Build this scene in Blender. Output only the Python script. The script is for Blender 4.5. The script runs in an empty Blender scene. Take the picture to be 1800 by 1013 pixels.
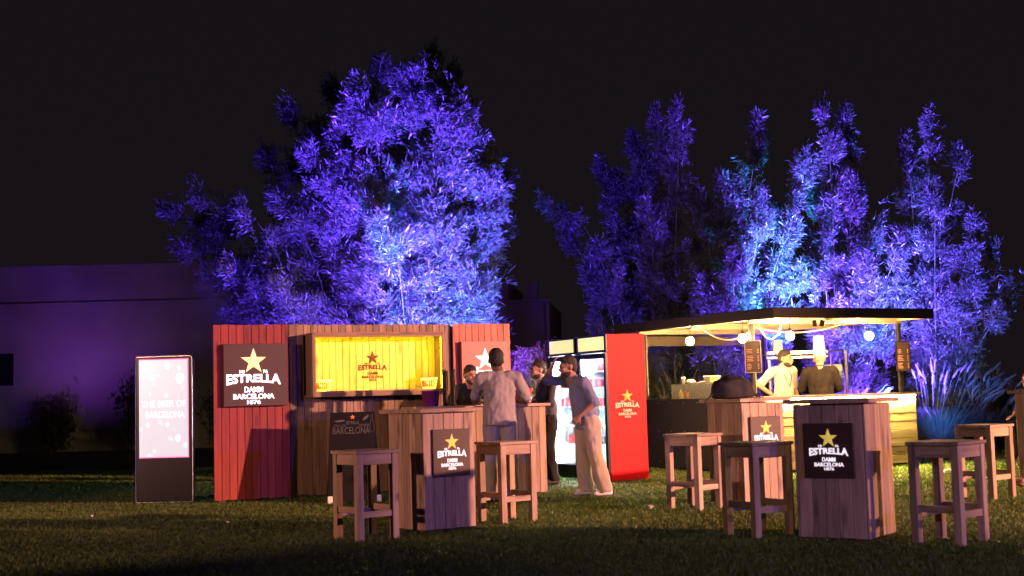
import bpy, bmesh, math, random
import numpy as np
from mathutils import Vector, Matrix, noise as mnoise

random.seed(7)
rng = np.random.default_rng(7)
S = bpy.context.scene
C = S.collection
R = math.radians

# ------------------------------------------------------------------ camera, world, lights, exposure
cam_d = bpy.data.cameras.new('camera')
cam_d.sensor_width = 36.0
cam_d.lens = 46.0
cam_d.clip_end = 400.0
cam_d.dof.use_dof = True
cam_d.dof.focus_distance = 18.5
cam_d.dof.aperture_fstop = 2.2
cam = bpy.data.objects.new('camera', cam_d)
C.objects.link(cam)
PITCH, ROLL = math.atan((698 - 506.5) / 2300.0), R(1.6)
cam.matrix_world = (Matrix.Translation((0, 0, 1.25)) @ Matrix.Rotation(R(90) + PITCH, 4, 'X')
                    @ Matrix.Rotation(-ROLL, 4, 'Z'))
S.camera = cam

w = bpy.data.worlds.new('World')
S.world = w
w.use_nodes = True
wn = w.node_tree
bg = wn.nodes['Background']
bg.inputs['Color'].default_value = (0.0076, 0.0058, 0.0074, 1)     # city night sky
bg.inputs['Strength'].default_value = 1.0
sky = wn.nodes.new('ShaderNodeTexSky')
sky.sky_type = 'NISHITA'
sky.sun_disc = False
sky.sun_elevation = R(-4)
bg2 = wn.nodes.new('ShaderNodeBackground')
bg2.inputs['Strength'].default_value = 0.002
wn.links.new(sky.outputs[0], bg2.inputs['Color'])
addw = wn.nodes.new('ShaderNodeAddShader')
wn.links.new(bg.outputs[0], addw.inputs[0])
wn.links.new(bg2.outputs[0], addw.inputs[1])
wn.links.new(addw.outputs[0], wn.nodes['World Output'].inputs['Surface'])

S.view_settings.view_transform = 'Standard'
S.view_settings.look = 'None'
S.view_settings.exposure = 0.0
S.view_settings.gamma = 1.0
S.render.engine = 'CYCLES'
S.cycles.use_denoising = True
S.cycles.max_bounces = 5
S.cycles.diffuse_bounces = 2
S.cycles.volume_bounces = 0
S.cycles.use_adaptive_sampling = True
S.cycles.adaptive_threshold = 0.025
S.cycles.glossy_bounces = 3
S.cycles.transmission_bounces = 4
S.cycles.transparent_max_bounces = 12
S.cycles.sample_clamp_indirect = 4.0
S.cycles.caustics_reflective = False
S.cycles.caustics_refractive = False


def spot(name, loc, target, energy, color, angle, blend=0.5, radius=0.08):
    d = bpy.data.lights.new(name, 'SPOT')
    d.energy, d.color = energy, color
    d.spot_size, d.spot_blend, d.shadow_soft_size = R(angle), blend, radius
    o = bpy.data.objects.new(name, d)
    C.objects.link(o)
    o.location = loc
    o.rotation_euler = (Vector(target) - Vector(loc)).to_track_quat('-Z', 'Y').to_euler()
    return o


VIOLET, CYAN = (0.085, 0.026, 1.0), (0.02, 0.27, 1.0)
# event floods standing on towers beside and behind the camera
spot('flood_orange_right', (29.8, 1.6, 6.4), (0.4, 16.6, 0.5), 128000, (1.0, 0.42, 0.28), 19, 0.8, 0.2)
spot('flood_pink_left', (-14.0, 3.0, 3.2), (-2.4, 16.2, 1.0), 6800, (1.0, 0.46, 0.36), 36, 0.6, 0.15)
spot('flood_pink_front', (18.0, -3.0, 5.5), (-0.9, 15.8, 1.0), 3000, (1.0, 0.50, 0.36), 25, 0.8, 0.3)
spot('flood_blue_right', (15.0, -9.0, 4.2), (-0.6, 14.2, 0.6), 7600, (0.16, 0.10, 1.0), 24, 0.7, 0.2)
spot('flood_rose_front', (1.5, -9.0, 4.6), (4.0, 12.6, 0.4), 3000, (1.0, 0.58, 0.58), 27, 0.7, 0.25)
# uplights in the planting
spot('uplight_left_bamboo', (-1.6, 18.5, 0.25), (-1.9, 22.6, 4.4), 16000, VIOLET, 88, 0.6)
spot('uplight_left_bamboo_crown', (-1.3, 18.5, 0.25), (-1.6, 22.6, 6.2), 66000, VIOLET, 46, 0.8)
spot('uplight_left_bamboo_cyan', (-1.0, 18.8, 0.25), (-1.2, 22.0, 3.2), 15000, CYAN, 40, 1.0)
spot('uplight_left_bamboo_beam', (-1.8, 18.6, 0.25), (-2.05, 22.0, 4.7), 26000, CYAN, 12, 1.0)
spot('uplight_left_bamboo_right', (-0.6, 19.0, 0.25), (-0.9, 22.4, 4.6), 12000, VIOLET, 62, 0.8)
spot('uplight_left_bamboo_side', (-4.2, 19.3, 0.25), (-3.0, 22.4, 3.4), 5600, VIOLET, 74, 0.8)
spot('uplight_right_bamboo', (6.6, 23.4, 0.3), (5.8, 26.2, 4.6), 17000, (0.11, 0.035, 1.0), 105, 0.7)
spot('uplight_right_bamboo_crown', (5.4, 23.2, 0.3), (6.1, 26.2, 6.0), 54000, (0.11, 0.035, 1.0), 54, 0.9)
spot('uplight_right_bamboo_cyan', (5.2, 23.6, 0.3), (5.2, 26.2, 4.6), 40000, CYAN, 34, 1.0)
spot('uplight_right_bamboo_mid', (6.9, 23.6, 0.3), (7.0, 26.0, 4.0), 16000, (0.05, 0.16, 1.0), 46, 1.0)
spot('uplight_right_bamboo_end', (6.9, 23.0, 0.3), (8.7, 26.0, 4.8), 24000, (0.09, 0.05, 1.0), 60, 1.0)
spot('uplight_grass', (6.9, 22.6, 0.25), (8.15, 24.3, 1.3), 1900, (0.02, 0.15, 1.0), 62, 1.0)
spot('block_fill_light', (3.5, 39.5, 5.5), (-0.6, 46.0, 3.2), 45, (1.0, 0.62, 0.48), 90, 1.0)  # added unseen fill that lifts the dim apartment block
spot('uplight_far_wall', (-12.8, 36.2, 1.6), (-12.6, 38.9, 4.2), 170, (0.40, 0.09, 1.0), 130, 1.0)


# ------------------------------------------------------------------ material helpers
def new_mat(name):
    m = bpy.data.materials.new(name)
    m.use_nodes = True
    nt = m.node_tree
    return m, nt, nt.nodes['Principled BSDF'], nt.links


def pm(name, color, rough=0.6, metal=0.0, var=0.15, scale=6.0, bump=0.0, spec=0.4, emit=None, estr=0.0):
    m, nt, b, L = new_mat(name)
    tc = nt.nodes.new('ShaderNodeTexCoord')
    nz = nt.nodes.new('ShaderNodeTexNoise')
    nz.inputs['Scale'].default_value = scale
    nz.inputs['Detail'].default_value = 5
    L.new(tc.outputs['Object'], nz.inputs['Vector'])
    mx = nt.nodes.new('ShaderNodeMixRGB')
    lo = tuple(c * (1 - var) for c in color)
    hi = tuple(min(1, c * (1 + var)) for c in color)
    mx.inputs['Color1'].default_value = (*lo, 1)
    mx.inputs['Color2'].default_value = (*hi, 1)
    L.new(nz.outputs['Fac'], mx.inputs['Fac'])
    L.new(mx.outputs[0], b.inputs['Base Color'])
    b.inputs['Roughness'].default_value = rough
    b.inputs['Metallic'].default_value = metal
    b.inputs['Specular IOR Level'].default_value = spec
    if bump:
        bp = nt.nodes.new('ShaderNodeBump')
        bp.inputs['Strength'].default_value = bump
        bp.inputs['Distance'].default_value = 0.02
        L.new(nz.outputs['Fac'], bp.inputs['Height'])
        L.new(bp.outputs[0], b.inputs['Normal'])
    if emit:
        b.inputs['Emission Color'].default_value = (*emit, 1)
        b.inputs['Emission Strength'].default_value = estr
    return m


def wood(name, c1, c2, axis='Z', rough=0.65, tone=(0.72, 1.15)):
    m, nt, b, L = new_mat(name)
    N = nt.nodes.new
    tc = N('ShaderNodeTexCoord')
    oi = N('ShaderNodeObjectInfo')
    mul = N('ShaderNodeMath'); mul.operation = 'MULTIPLY'; mul.inputs[1].default_value = 53.0
    L.new(oi.outputs['Random'], mul.inputs[0])
    add = N('ShaderNodeVectorMath'); add.operation = 'ADD'
    L.new(tc.outputs['Object'], add.inputs[0]); L.new(mul.outputs[0], add.inputs[1])
    mp = N('ShaderNodeMapping')
    sc = {'X': (0.7, 11, 11), 'Y': (11, 0.7, 11), 'Z': (11, 11, 0.7)}[axis]
    mp.inputs['Scale'].default_value = sc
    L.new(add.outputs[0], mp.inputs['Vector'])
    nz = N('ShaderNodeTexNoise')
    nz.inputs['Scale'].default_value = 2.2; nz.inputs['Detail'].default_value = 7
    nz.inputs['Roughness'].default_value = 0.65; nz.inputs['Distortion'].default_value = 0.6
    L.new(mp.outputs[0], nz.inputs['Vector'])
    cr = N('ShaderNodeValToRGB')
    cr.color_ramp.elements[0].position = 0.32; cr.color_ramp.elements[0].color = (*c1, 1)
    cr.color_ramp.elements[1].position = 0.68; cr.color_ramp.elements[1].color = (*c2, 1)
    L.new(nz.outputs['Fac'], cr.inputs['Fac'])
    mp2 = N('ShaderNodeMapping')
    mp2.inputs['Scale'].default_value = {'X': (2.2, 9, 9), 'Y': (9, 2.2, 9), 'Z': (9, 9, 2.2)}[axis]
    L.new(add.outputs[0], mp2.inputs['Vector'])
    vo = N('ShaderNodeTexVoronoi'); vo.inputs['Scale'].default_value = 0.9
    L.new(mp2.outputs[0], vo.inputs['Vector'])
    kr = N('ShaderNodeMapRange'); kr.inputs[1].default_value = 0.08; kr.inputs[2].default_value = 0.30
    kr.inputs[3].default_value = 0.45; kr.inputs[4].default_value = 1.0
    L.new(vo.outputs['Distance'], kr.inputs[0])
    tr = N('ShaderNodeMapRange'); tr.inputs[3].default_value = tone[0]; tr.inputs[4].default_value = tone[1]
    L.new(oi.outputs['Random'], tr.inputs[0])
    mm = N('ShaderNodeMath'); mm.operation = 'MULTIPLY'
    L.new(kr.outputs[0], mm.inputs[0]); L.new(tr.outputs[0], mm.inputs[1])
    vm = N('ShaderNodeVectorMath'); vm.operation = 'SCALE'
    L.new(cr.outputs[0], vm.inputs[0]); L.new(mm.outputs[0], vm.inputs['Scale'])
    L.new(vm.outputs[0], b.inputs['Base Color'])
    b.inputs['Roughness'].default_value = rough
    b.inputs['Specular IOR Level'].default_value = 0.3
    bp = N('ShaderNodeBump'); bp.inputs['Strength'].default_value = 0.35; bp.inputs['Distance'].default_value = 0.004
    L.new(nz.outputs['Fac'], bp.inputs['Height']); L.new(bp.outputs[0], b.inputs['Normal'])
    return m


def emis(name, color, strength):
    m, nt, b, L = new_mat(name)
    b.inputs['Base Color'].default_value = (*[min(0.8, c) for c in color], 1)
    b.inputs['Emission Color'].default_value = (*color, 1)
    b.inputs['Emission Strength'].default_value = strength
    return m


def leafmat(name, c1, c2, trans=0.35, rough=0.4):
    m, nt, b, L = new_mat(name)
    N = nt.nodes.new
    tc = N('ShaderNodeTexCoord')
    nz = N('ShaderNodeTexNoise'); nz.inputs['Scale'].default_value = 9; nz.inputs['Detail'].default_value = 3
    L.new(tc.outputs['Object'], nz.inputs['Vector'])
    cr = N('ShaderNodeValToRGB')
    cr.color_ramp.elements[0].position = 0.35; cr.color_ramp.elements[0].color = (*c1, 1)
    cr.color_ramp.elements[1].position = 0.7; cr.color_ramp.elements[1].color = (*c2, 1)
    L.new(nz.outputs['Fac'], cr.inputs['Fac'])
    L.new(cr.outputs[0], b.inputs['Base Color'])
    b.inputs['Roughness'].default_value = rough
    b.inputs['Specular IOR Level'].default_value = 0.5
    t = N('ShaderNodeBsdfTranslucent'); L.new(cr.outputs[0], t.inputs['Color'])
    mx = N('ShaderNodeMixShader'); mx.inputs[0].default_value = trans
    L.new(b.outputs[0], mx.inputs[1]); L.new(t.outputs[0], mx.inputs[2])
    L.new(mx.outputs[0], nt.nodes['Material Output'].inputs['Surface'])
    return m


def glassmat(name, tint=(0.95, 0.97, 0.97), gloss=0.08):
    m, nt, b, L = new_mat(name)
    N = nt.nodes.new
    t = N('ShaderNodeBsdfTransparent'); t.inputs['Color'].default_value = (*tint, 1)
    g = N('ShaderNodeBsdfGlossy'); g.inputs['Roughness'].default_value = 0.04
    lw = N('ShaderNodeLayerWeight'); lw.inputs['Blend'].default_value = 0.25
    mr = N('ShaderNodeMapRange'); mr.inputs[3].default_value = gloss * 0.5; mr.inputs[4].default_value = 0.6
    L.new(lw.outputs['Fresnel'], mr.inputs[0])
    mx = N('ShaderNodeMixShader'); L.new(mr.outputs[0], mx.inputs[0])
    L.new(t.outputs[0], mx.inputs[1]); L.new(g.outputs[0], mx.inputs[2])
    L.new(mx.outputs[0], nt.nodes['Material Output'].inputs['Surface'])
    return m


M = {}
M['pine_z'] = wood('pine_vertical', (0.24, 0.165, 0.11), (0.44, 0.33, 0.23), 'Z')
M['pine_x'] = wood('pine_along_x', (0.24, 0.165, 0.11), (0.44, 0.33, 0.23), 'X')
M['pine_y'] = wood('pine_along_y', (0.24, 0.165, 0.11), (0.44, 0.33, 0.23), 'Y')
M['back_z'] = wood('weathered_pine', (0.20, 0.13, 0.08), (0.36, 0.25, 0.16), 'Z', tone=(0.62, 1.1))
M['back_x'] = wood('weathered_pine_along', (0.22, 0.14, 0.085), (0.38, 0.26, 0.16), 'X', tone=(0.7, 1.05))
M['red_z'] = wood('red_stained_pine', (0.16, 0.024, 0.026), (0.26, 0.040, 0.038), 'Z', 0.6, tone=(0.82, 1.1))
M['red_lit_z'] = wood('red_stained_pine_lit', (0.42, 0.13, 0.09), (0.58, 0.20, 0.14), 'Z', 0.6, tone=(0.88, 1.08))  # the wings' red stain with stronger light painted into the colour
M['niche_z'] = wood('pale_pine_lining', (0.50, 0.40, 0.11), (0.64, 0.52, 0.15), 'Z', 0.6, tone=(0.86, 1.05))
M['plank_x'] = wood('counter_planks', (0.30, 0.21, 0.11), (0.52, 0.40, 0.24), 'X', tone=(0.7, 1.1))
M['dark_core'] = pm('shadow_gap_batten', (0.05, 0.035, 0.025), 0.9)
M['brown_sign'] = pm('brown_sign_board', (0.05, 0.026, 0.02), 0.55, var=0.12)
M['coral_sign'] = pm('coral_sign_board', (0.46, 0.20, 0.15), 0.55, var=0.08)
M['black'] = pm('black_lacquer', (0.006, 0.005, 0.006), 0.3, spec=0.2)
M['black_matt'] = pm('black_matt_panel', (0.022, 0.018, 0.018), 0.7, var=0.3, scale=3)
M['steel'] = pm('brushed_steel', (0.55, 0.53, 0.5), 0.32, 1.0, var=0.08, scale=20)
M['frame_metal'] = pm('dark_frame_metal', (0.05, 0.045, 0.045), 0.4, 0.6)
M['gold_star'] = pm('gold_star_paint', (0.75, 0.55, 0.09), 0.4, emit=(1.0, 0.78, 0.16), estr=0.42)
M['gold_star_big'] = pm('gold_star_lit', (0.75, 0.62, 0.25), 0.4, emit=(0.95, 0.86, 0.42), estr=0.75)
M['white_star'] = emis('white_star_lit', (1.0, 0.95, 0.85), 1.3)
M['white_letters'] = emis('white_letters_lit', (1.0, 0.92, 0.98), 2.2)
M['table_letters'] = emis('table_letters_lit', (0.95, 0.86, 0.9), 0.95)
M['brown_print'] = pm('brown_print', (0.09, 0.03, 0.01), 0.7)
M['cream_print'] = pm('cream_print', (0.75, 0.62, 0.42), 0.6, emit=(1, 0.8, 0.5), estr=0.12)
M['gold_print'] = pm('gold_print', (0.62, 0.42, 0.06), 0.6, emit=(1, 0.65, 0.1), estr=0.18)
M['chalk'] = pm('chalk', (0.085, 0.08, 0.08), 0.9, var=0.35, scale=60)
M['orange_chalk'] = pm('orange_chalk', (0.6, 0.22, 0.1), 0.9, var=0.2, scale=40)
M['menu_print'] = pm('menu_print', (0.50, 0.25, 0.16), 0.8)
M['glass'] = glassmat('door_glass')
M['acrylic'] = glassmat('clear_acrylic', (0.93, 0.93, 0.88), 0.15)
_n = M['acrylic'].node_tree
_d = _n.nodes.new('ShaderNodeBsdfDiffuse'); _d.inputs['Color'].default_value = (0.7, 0.7, 0.62, 1)
_m = _n.nodes.new('ShaderNodeMixShader'); _m.inputs[0].default_value = 0.12
_o = _n.nodes['Material Output']; _src = _o.inputs['Surface'].links[0].from_socket
_n.links.new(_src, _m.inputs[1]); _n.links.new(_d.outputs[0], _m.inputs[2]); _n.links.new(_m.outputs[0], _o.inputs['Surface'])
M['white_plastic'] = pm('white_plastic', (0.75, 0.75, 0.72), 0.4, var=0.04)
M['fridge_white'] = pm('fridge_lining', (0.85, 0.87, 0.88), 0.45, var=0.03)


# ------------------------------------------------------------------ mesh helpers
class MB:
    def __init__(s):
        s.v, s.f = [], []

    def add(s, vs, fs):
        n = len(s.v)
        s.v += [tuple(v) for v in vs]
        s.f += [tuple(i + n for i in f) for f in fs]
        return s

    def box(s, x0, x1, y0, y1, z0, z1):
        vs = [(x, y, z) for z in (z0, z1) for y in (y0, y1) for x in (x0, x1)]
        return s.add(vs, [(0, 2, 3, 1), (4, 5, 7, 6), (0, 1, 5, 4), (2, 6, 7, 3), (0, 4, 6, 2), (1, 3, 7, 5)])

    def bbox(s, x0, x1, y0, y1, z0, z1, b=0.004):
        bm = bmesh.new()
        bmesh.ops.create_cube(bm, size=1)
        for v in bm.verts:
            v.co = Vector(((x0 + x1) / 2 + v.co.x * (x1 - x0), (y0 + y1) / 2 + v.co.y * (y1 - y0), (z0 + z1) / 2 + v.co.z * (z1 - z0)))
        bmesh.ops.bevel(bm, geom=bm.edges[:], offset=b, segments=1, affect='EDGES')
        bm.verts.index_update()
        s.add([v.co[:] for v in bm.verts], [[v.index for v in f.verts] for f in bm.faces])
        bm.free()
        return s

    def lathe(s, prof, seg=16, cx=0, cy=0, z=0):
        n0 = len(prof)
        vs = [(cx + r * math.cos(2 * math.pi * k / seg), cy + r * math.sin(2 * math.pi * k / seg), z + h) for k in range(seg) for r, h in prof]
        fs = []
        for k in range(seg):
            a, b = k * n0, ((k + 1) % seg) * n0
            for i in range(n0 - 1):
                fs.append((a + i, b + i, b + i + 1, a + i + 1))
        return s.add(vs, fs)

    def tube(s, pts, r, seg=6):
        pts = [Vector(p) for p in pts]
        n0 = len(s.v)
        rings = []
        for i, p in enumerate(pts):
            d = (pts[min(i + 1, len(pts) - 1)] - pts[max(i - 1, 0)]).normalized()
            a = d.orthogonal().normalized() if i == 0 else (pa - pa.dot(d) * d).normalized()
            pa = a
            b = d.cross(a)
            rr = float(r[i] if isinstance(r, (list, tuple)) else r)
            rings.append([p + rr * (a * math.cos(2 * math.pi * k / seg) + b * math.sin(2 * math.pi * k / seg)) for k in range(seg)])
        vs = [v for g in rings for v in g]
        fs = []
        for i in range(len(pts) - 1):
            for k in range(seg):
                k2 = (k + 1) % seg
                fs.append((i * seg + k, i * seg + k2, (i + 1) * seg + k2, (i + 1) * seg + k))
        fs.append(tuple(range(seg))[::-1])
        fs.append(tuple((len(pts) - 1) * seg + k for k in range(seg)))
        return s.add(vs, fs)

    def sphere(s, c, r, seg=14, rings=8, sz=1.0):
        prof = [(max(1e-4, r * math.sin(math.pi * i / rings)), -r * sz * math.cos(math.pi * i / rings)) for i in range(rings + 1)]
        return s.lathe(prof, seg, c[0], c[1], c[2])

    def mesh(s, name='m', smooth=False):
        me = bpy.data.meshes.new(name)
        me.from_pydata(s.v, [], s.f)
        if smooth:
            me.polygons.foreach_set('use_smooth', [True] * len(me.polygons))
        me.update()
        return me

    def build(s, name, mat, parent=None, smooth=False, **k):
        return obj(name, s.mesh(name, smooth), mat, parent, **k)


def obj(name, me, mat=None, parent=None, loc=(0, 0, 0), rot=(0, 0, 0), scale=(1, 1, 1)):
    if mat is not None and not me.materials:
        me.materials.append(M[mat] if isinstance(mat, str) else mat)
    o = bpy.data.objects.new(name, me)
    C.objects.link(o)
    o.parent = parent
    o.location, o.rotation_euler, o.scale = loc, rot, scale
    return o


def tag(o, label, cat, group=None, kind=None):
    if label: o['label'] = label
    if cat: o['category'] = cat
    if group: o['group'] = group
    if kind: o['kind'] = kind
    return o


def thing(name, label, cat, loc=(0, 0, 0), rotz=0.0, group=None):
    o = bpy.data.objects.new(name, None)
    C.objects.link(o)
    o.empty_display_size = 0.2
    o.location, o.rotation_euler = loc, (0, 0, rotz)
    return tag(o, label, cat, group)


def kids(o):
    return [x for x in C.objects if x.parent == o]


def copy_tree(o, parent=None):
    c = o.copy()
    C.objects.link(c)
    c.parent = parent
    for ch in kids(o):
        copy_tree(ch, c)
    return c


_pl = {}


def plank(w_, t, h, axis='Z', mat='pine_z', c=0.003):
    """board mesh w_ wide, t thick (y), h long, chamfered on its long edges; shared between alike boards"""
    key = (round(w_, 3), round(t, 3), round(h, 3), axis, mat)
    if key not in _pl:
        a, b = w_ / 2, t / 2
        prof = [(-a + c, -b), (a - c, -b), (a, -b + c), (a, b - c), (a - c, b), (-a + c, b), (-a, b - c), (-a, -b + c)]
        vs = []
        for e in (-h / 2, h / 2):
            for p, q in prof:
                vs.append((p, q, e) if axis == 'Z' else (e, q, p) if axis == 'X' else (p, e, q))
        fs = [(k, (k + 1) % 8, 8 + (k + 1) % 8, 8 + k) for k in range(8)] + [tuple(range(8))[::-1], tuple(range(8, 16))]
        me = bpy.data.meshes.new('plank')
        me.from_pydata(vs, [], fs)
        bm = bmesh.new(); bm.from_mesh(me); bmesh.ops.recalc_face_normals(bm, faces=bm.faces); bm.to_mesh(me); bm.free()
        me.materials.append(M[mat])
        _pl[key] = me
    return _pl[key]


# ------------------------------------------------------------------ lettering
def text_geo(body, width=None, height=None, bold=0.0, extrude=0.0, align='CENTER'):
    cu = bpy.data.curves.new('txt', 'FONT')
    cu.body = body
    cu.size = 1.0
    cu.offset = bold
    cu.extrude = extrude
    cu.resolution_u = 3
    cu.align_x = align
    o = bpy.data.objects.new('txt', cu)
    C.objects.link(o)
    dg = bpy.context.evaluated_depsgraph_get()
    me = bpy.data.meshes.new_from_object(o.evaluated_get(dg))
    v = np.array([x.co[:] for x in me.vertices])
    f = [tuple(p.vertices) for p in me.polygons]
    bpy.data.objects.remove(o)
    bpy.data.meshes.remove(me)
    bpy.data.curves.remove(cu)
    lo, hi = v.min(0), v.max(0)
    v[:, 1] -= lo[1]
    h0, w0 = hi[1] - lo[1], hi[0] - lo[0]
    if align == 'CENTER':
        v[:, 0] -= (lo[0] + hi[0]) / 2
    sy = (height / h0) if height else (width / w0)
    sx = (width / w0) if width else sy
    v[:, 0] *= sx
    v[:, 1] *= sy
    return v, f


def star_geo(r, ri=0.40, depth=0.0):
    vs, fs = [], []
    for k in range(10):
        a = math.pi / 2 + k * math.pi / 5
        q = r if k % 2 == 0 else r * ri
        vs.append((q * math.cos(a), q * math.sin(a), 0))
    vs.append((0, 0, depth))
    for k in range(10):
        fs.append((k, (k + 1) % 10, 10))
    n = len(vs)
    for k in range(10):
        vs.append((vs[k][0], vs[k][1], -0.012))
    for k in range(10):
        fs.append((k, n + k, n + (k + 1) % 10, (k + 1) % 10))
    return vs, fs


def make_logo_meshes():
    """lettering of the logo, ESTRELLA one unit wide, in the xz plane facing -y"""
    mb = MB()
    parts = [('ESTRELLA', 1.0, 0.20, -0.09, 0.03), ('DAMM', 0.34, 0.105, -0.225, 0.012),
             ('BARCELONA', 0.755, 0.095, -0.345, 0.016), ('1876', 0.25, 0.075, -0.44, 0.014)]
    for t, wd, ht, y0, bold in parts:
        v, f = text_geo(t, wd, ht, bold, 0.02)
        if t == 'ESTRELLA':                       # lower edge arches up towards the middle
            k = 1.0 - 0.26 * (1 - (v[:, 0] / 0.5) ** 2)
            v[:, 1] = ht - (ht - v[:, 1]) * k
        mb.add([(a, -c * 0.4, b + y0) for a, b, c in v], f)
    for t, x in (('18', -0.215), ('76', 0.215)):
        v, f = text_geo(t, 0.09, 0.062, 0.008, 0.02)
        mb.add([(a + x, -c * 0.4, b + 0.125) for a, b, c in v], f)
    let = mb
    sv, sf = star_geo(0.245, 0.40, 0.03)
    star = MB().add([(a, -c, b + 0.345) for a, b, c in sv], sf)
    return let, star


LET, STAR = make_logo_meshes()
_lm = {}


def logo(parent, loc, size, star_mat, let_mat, rotz=0.0, tilt=0.0):
    for nm, mb, mt in (('star', STAR, star_mat), ('lettering', LET, let_mat)):
        if (nm, mt) not in _lm:
            _lm[(nm, mt)] = mb.mesh(nm)
        obj(nm, _lm[(nm, mt)], mt, parent, loc=loc, rot=(tilt, 0, rotz), scale=(size, size, size))


def flat_text(body, height, mat, parent, loc, name='lettering', width=None, bold=0.0, rotz=0.0, tilt=0.0, align='CENTER'):
    v, f = text_geo(body, width, height, bold, 0.004, align)
    mb = MB().add([(a, -c, b) for a, b, c in v], f)
    return mb.build(name, mat, parent, loc=loc, rot=(tilt, 0, rotz))


# ------------------------------------------------------------------ the setting
def ground_material():
    m, nt, b, L = new_mat('lawn_soil')
    N = nt.nodes.new
    tc = N('ShaderNodeTexCoord')
    n1 = N('ShaderNodeTexNoise'); n1.inputs['Scale'].default_value = 0.9; n1.inputs['Detail'].default_value = 8
    n2 = N('ShaderNodeTexNoise'); n2.inputs['Scale'].default_value = 22; n2.inputs['Detail'].default_value = 6
    L.new(tc.outputs['Object'], n1.inputs['Vector']); L.new(tc.outputs['Object'], n2.inputs['Vector'])
    cr = N('ShaderNodeValToRGB')
    cr.color_ramp.elements[0].position = 0.35; cr.color_ramp.elements[0].color = (0.050, 0.045, 0.018, 1)
    cr.color_ramp.elements[1].position = 0.7; cr.color_ramp.elements[1].color = (0.085, 0.095, 0.028, 1)
    mx = N('ShaderNodeMath'); mx.operation = 'ADD'
    sc = N('ShaderNodeMath'); sc.operation = 'MULTIPLY'; sc.inputs[1].default_value = 0.5
    sc1 = N('ShaderNodeMath'); sc1.operation = 'MULTIPLY'; sc1.inputs[1].default_value = 0.5
    L.new(n1.outputs['Fac'], sc.inputs[0]); L.new(n2.outputs['Fac'], sc1.inputs[0])
    L.new(sc.outputs[0], mx.inputs[0]); L.new(sc1.outputs[0], mx.inputs[1])
    L.new(mx.outputs[0], cr.inputs['Fac']); L.new(cr.outputs[0], b.inputs['Base Color'])
    b.inputs['Roughness'].default_value = 0.95
    b.inputs['Specular IOR Level'].default_value = 0.1
    bp = N('ShaderNodeBump'); bp.inputs['Strength'].default_value = 0.8; bp.inputs['Distance'].default_value = 0.03
    L.new(n2.outputs['Fac'], bp.inputs['Height']); L.new(bp.outputs[0], b.inputs['Normal'])
    return m


g = MB().add([(-150, -60, 0), (150, -60, 0), (150, 260, 0), (-150, 260, 0)], [(0, 1, 2, 3)]).build('ground', ground_material())
tag(g, 'dark lawn ground stretching across the whole site', 'lawn', kind='structure')


def np_mesh(name, verts, nper, mat, parent=None, cols=None):
    """many separate polygons of nper corners each"""
    verts = np.asarray(verts, dtype=np.float32).reshape(-1, 3)
    n = len(verts) // nper
    me = bpy.data.meshes.new(name)
    me.vertices.add(len(verts))
    me.vertices.foreach_set('co', verts.ravel())
    me.loops.add(len(verts))
    me.loops.foreach_set('vertex_index', np.arange(len(verts), dtype=np.int32))
    me.polygons.add(n)
    me.polygons.foreach_set('loop_start', np.arange(0, len(verts), nper, dtype=np.int32))
    me.polygons.foreach_set('loop_total', np.full(n, nper, dtype=np.int32))
    me.update(calc_edges=True)
    return obj(name, me, mat, parent)


M['grass'] = leafmat('lawn_blades', (0.05, 0.095, 0.012), (0.115, 0.16, 0.03), 0.25, 0.6)


def lawn(n=340000):
    y = 8.2 + 18.5 * rng.random(n) ** 1.35
    x = (rng.random(n) * 2 - 1) * (0.43 * y + 0.3)
    lumps = np.array([mnoise.noise(Vector((a * 0.8, b * 0.8, 0))) for a, b in zip(x[::40], y[::40])]).repeat(40)[:n]
    h = (0.012 + 0.016 * rng.random(n)) * (1 + 0.5 * lumps)
    worn = np.array([mnoise.noise(Vector((a * 0.55 + 9, b * 0.8, 3))) + 0.5 * mnoise.noise(Vector((a * 2.3, b * 2.9, 7))) for a, b in zip(x, y)])
    h *= np.clip(1.15 + 0.9 * worn, 0.25, 1.4)
    wd = 0.003 + 0.004 * rng.random(n) + 0.00012 * y
    a = rng.random(n) * math.pi
    lean = rng.normal(0, 0.018, (n, 2))
    V = np.zeros((n, 3, 3), dtype=np.float32)
    V[:, 0] = np.stack([x - wd * np.cos(a), y - wd * np.sin(a), np.zeros(n)], 1)
    V[:, 1] = np.stack([x + wd * np.cos(a), y + wd * np.sin(a), np.zeros(n)], 1)
    V[:, 2] = np.stack([x + lean[:, 0], y + lean[:, 1], h], 1)
    o = np_mesh('lawn_grass', V, 3, 'grass')
    tag(o, 'short mown green grass covering the lawn', 'grass', kind='stuff')


lawn()

# far white wall with a parapet band on the left, and the block behind the beer bar
M['render_wall'] = pm('painted_render', (0.34, 0.31, 0.31), 0.9, var=0.25, scale=0.9, bump=0.15)
M['far_wall'] = pm('ochre_render', (0.30, 0.20, 0.15), 0.9, var=0.2, scale=0.7, bump=0.1)
M['window_dark'] = pm('dark_window_glass', (0.015, 0.015, 0.02), 0.12, var=0.1)
t = thing('long_wall', 'long pale rendered wall washed in purple light behind the lit screen totem', 'wall', (-13.5, 38.9, 0), R(2))
MB().bbox(-12, 7.6, 0, 0.4, 0, 4.35, 0.01).build('wall', 'render_wall', t)
MB().bbox(-12, 7.65, -0.05, 0.44, 4.35, 4.43, 0.01).build('ledge', 'render_wall', t)
MB().bbox(-12, 7.6, 0.01, 0.4, 4.43, 5.55, 0.01).build('parapet', 'render_wall', t)
wd = MB().bbox(-3.1, -1.35, -0.012, 0.1, 2.0, 2.95, 0.004).build('window', 'window_dark', t)
MB().box(-3.2, -1.25, -0.05, 0.0, 1.9, 1.995).build('sill', 'render_wall', wd)

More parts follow.
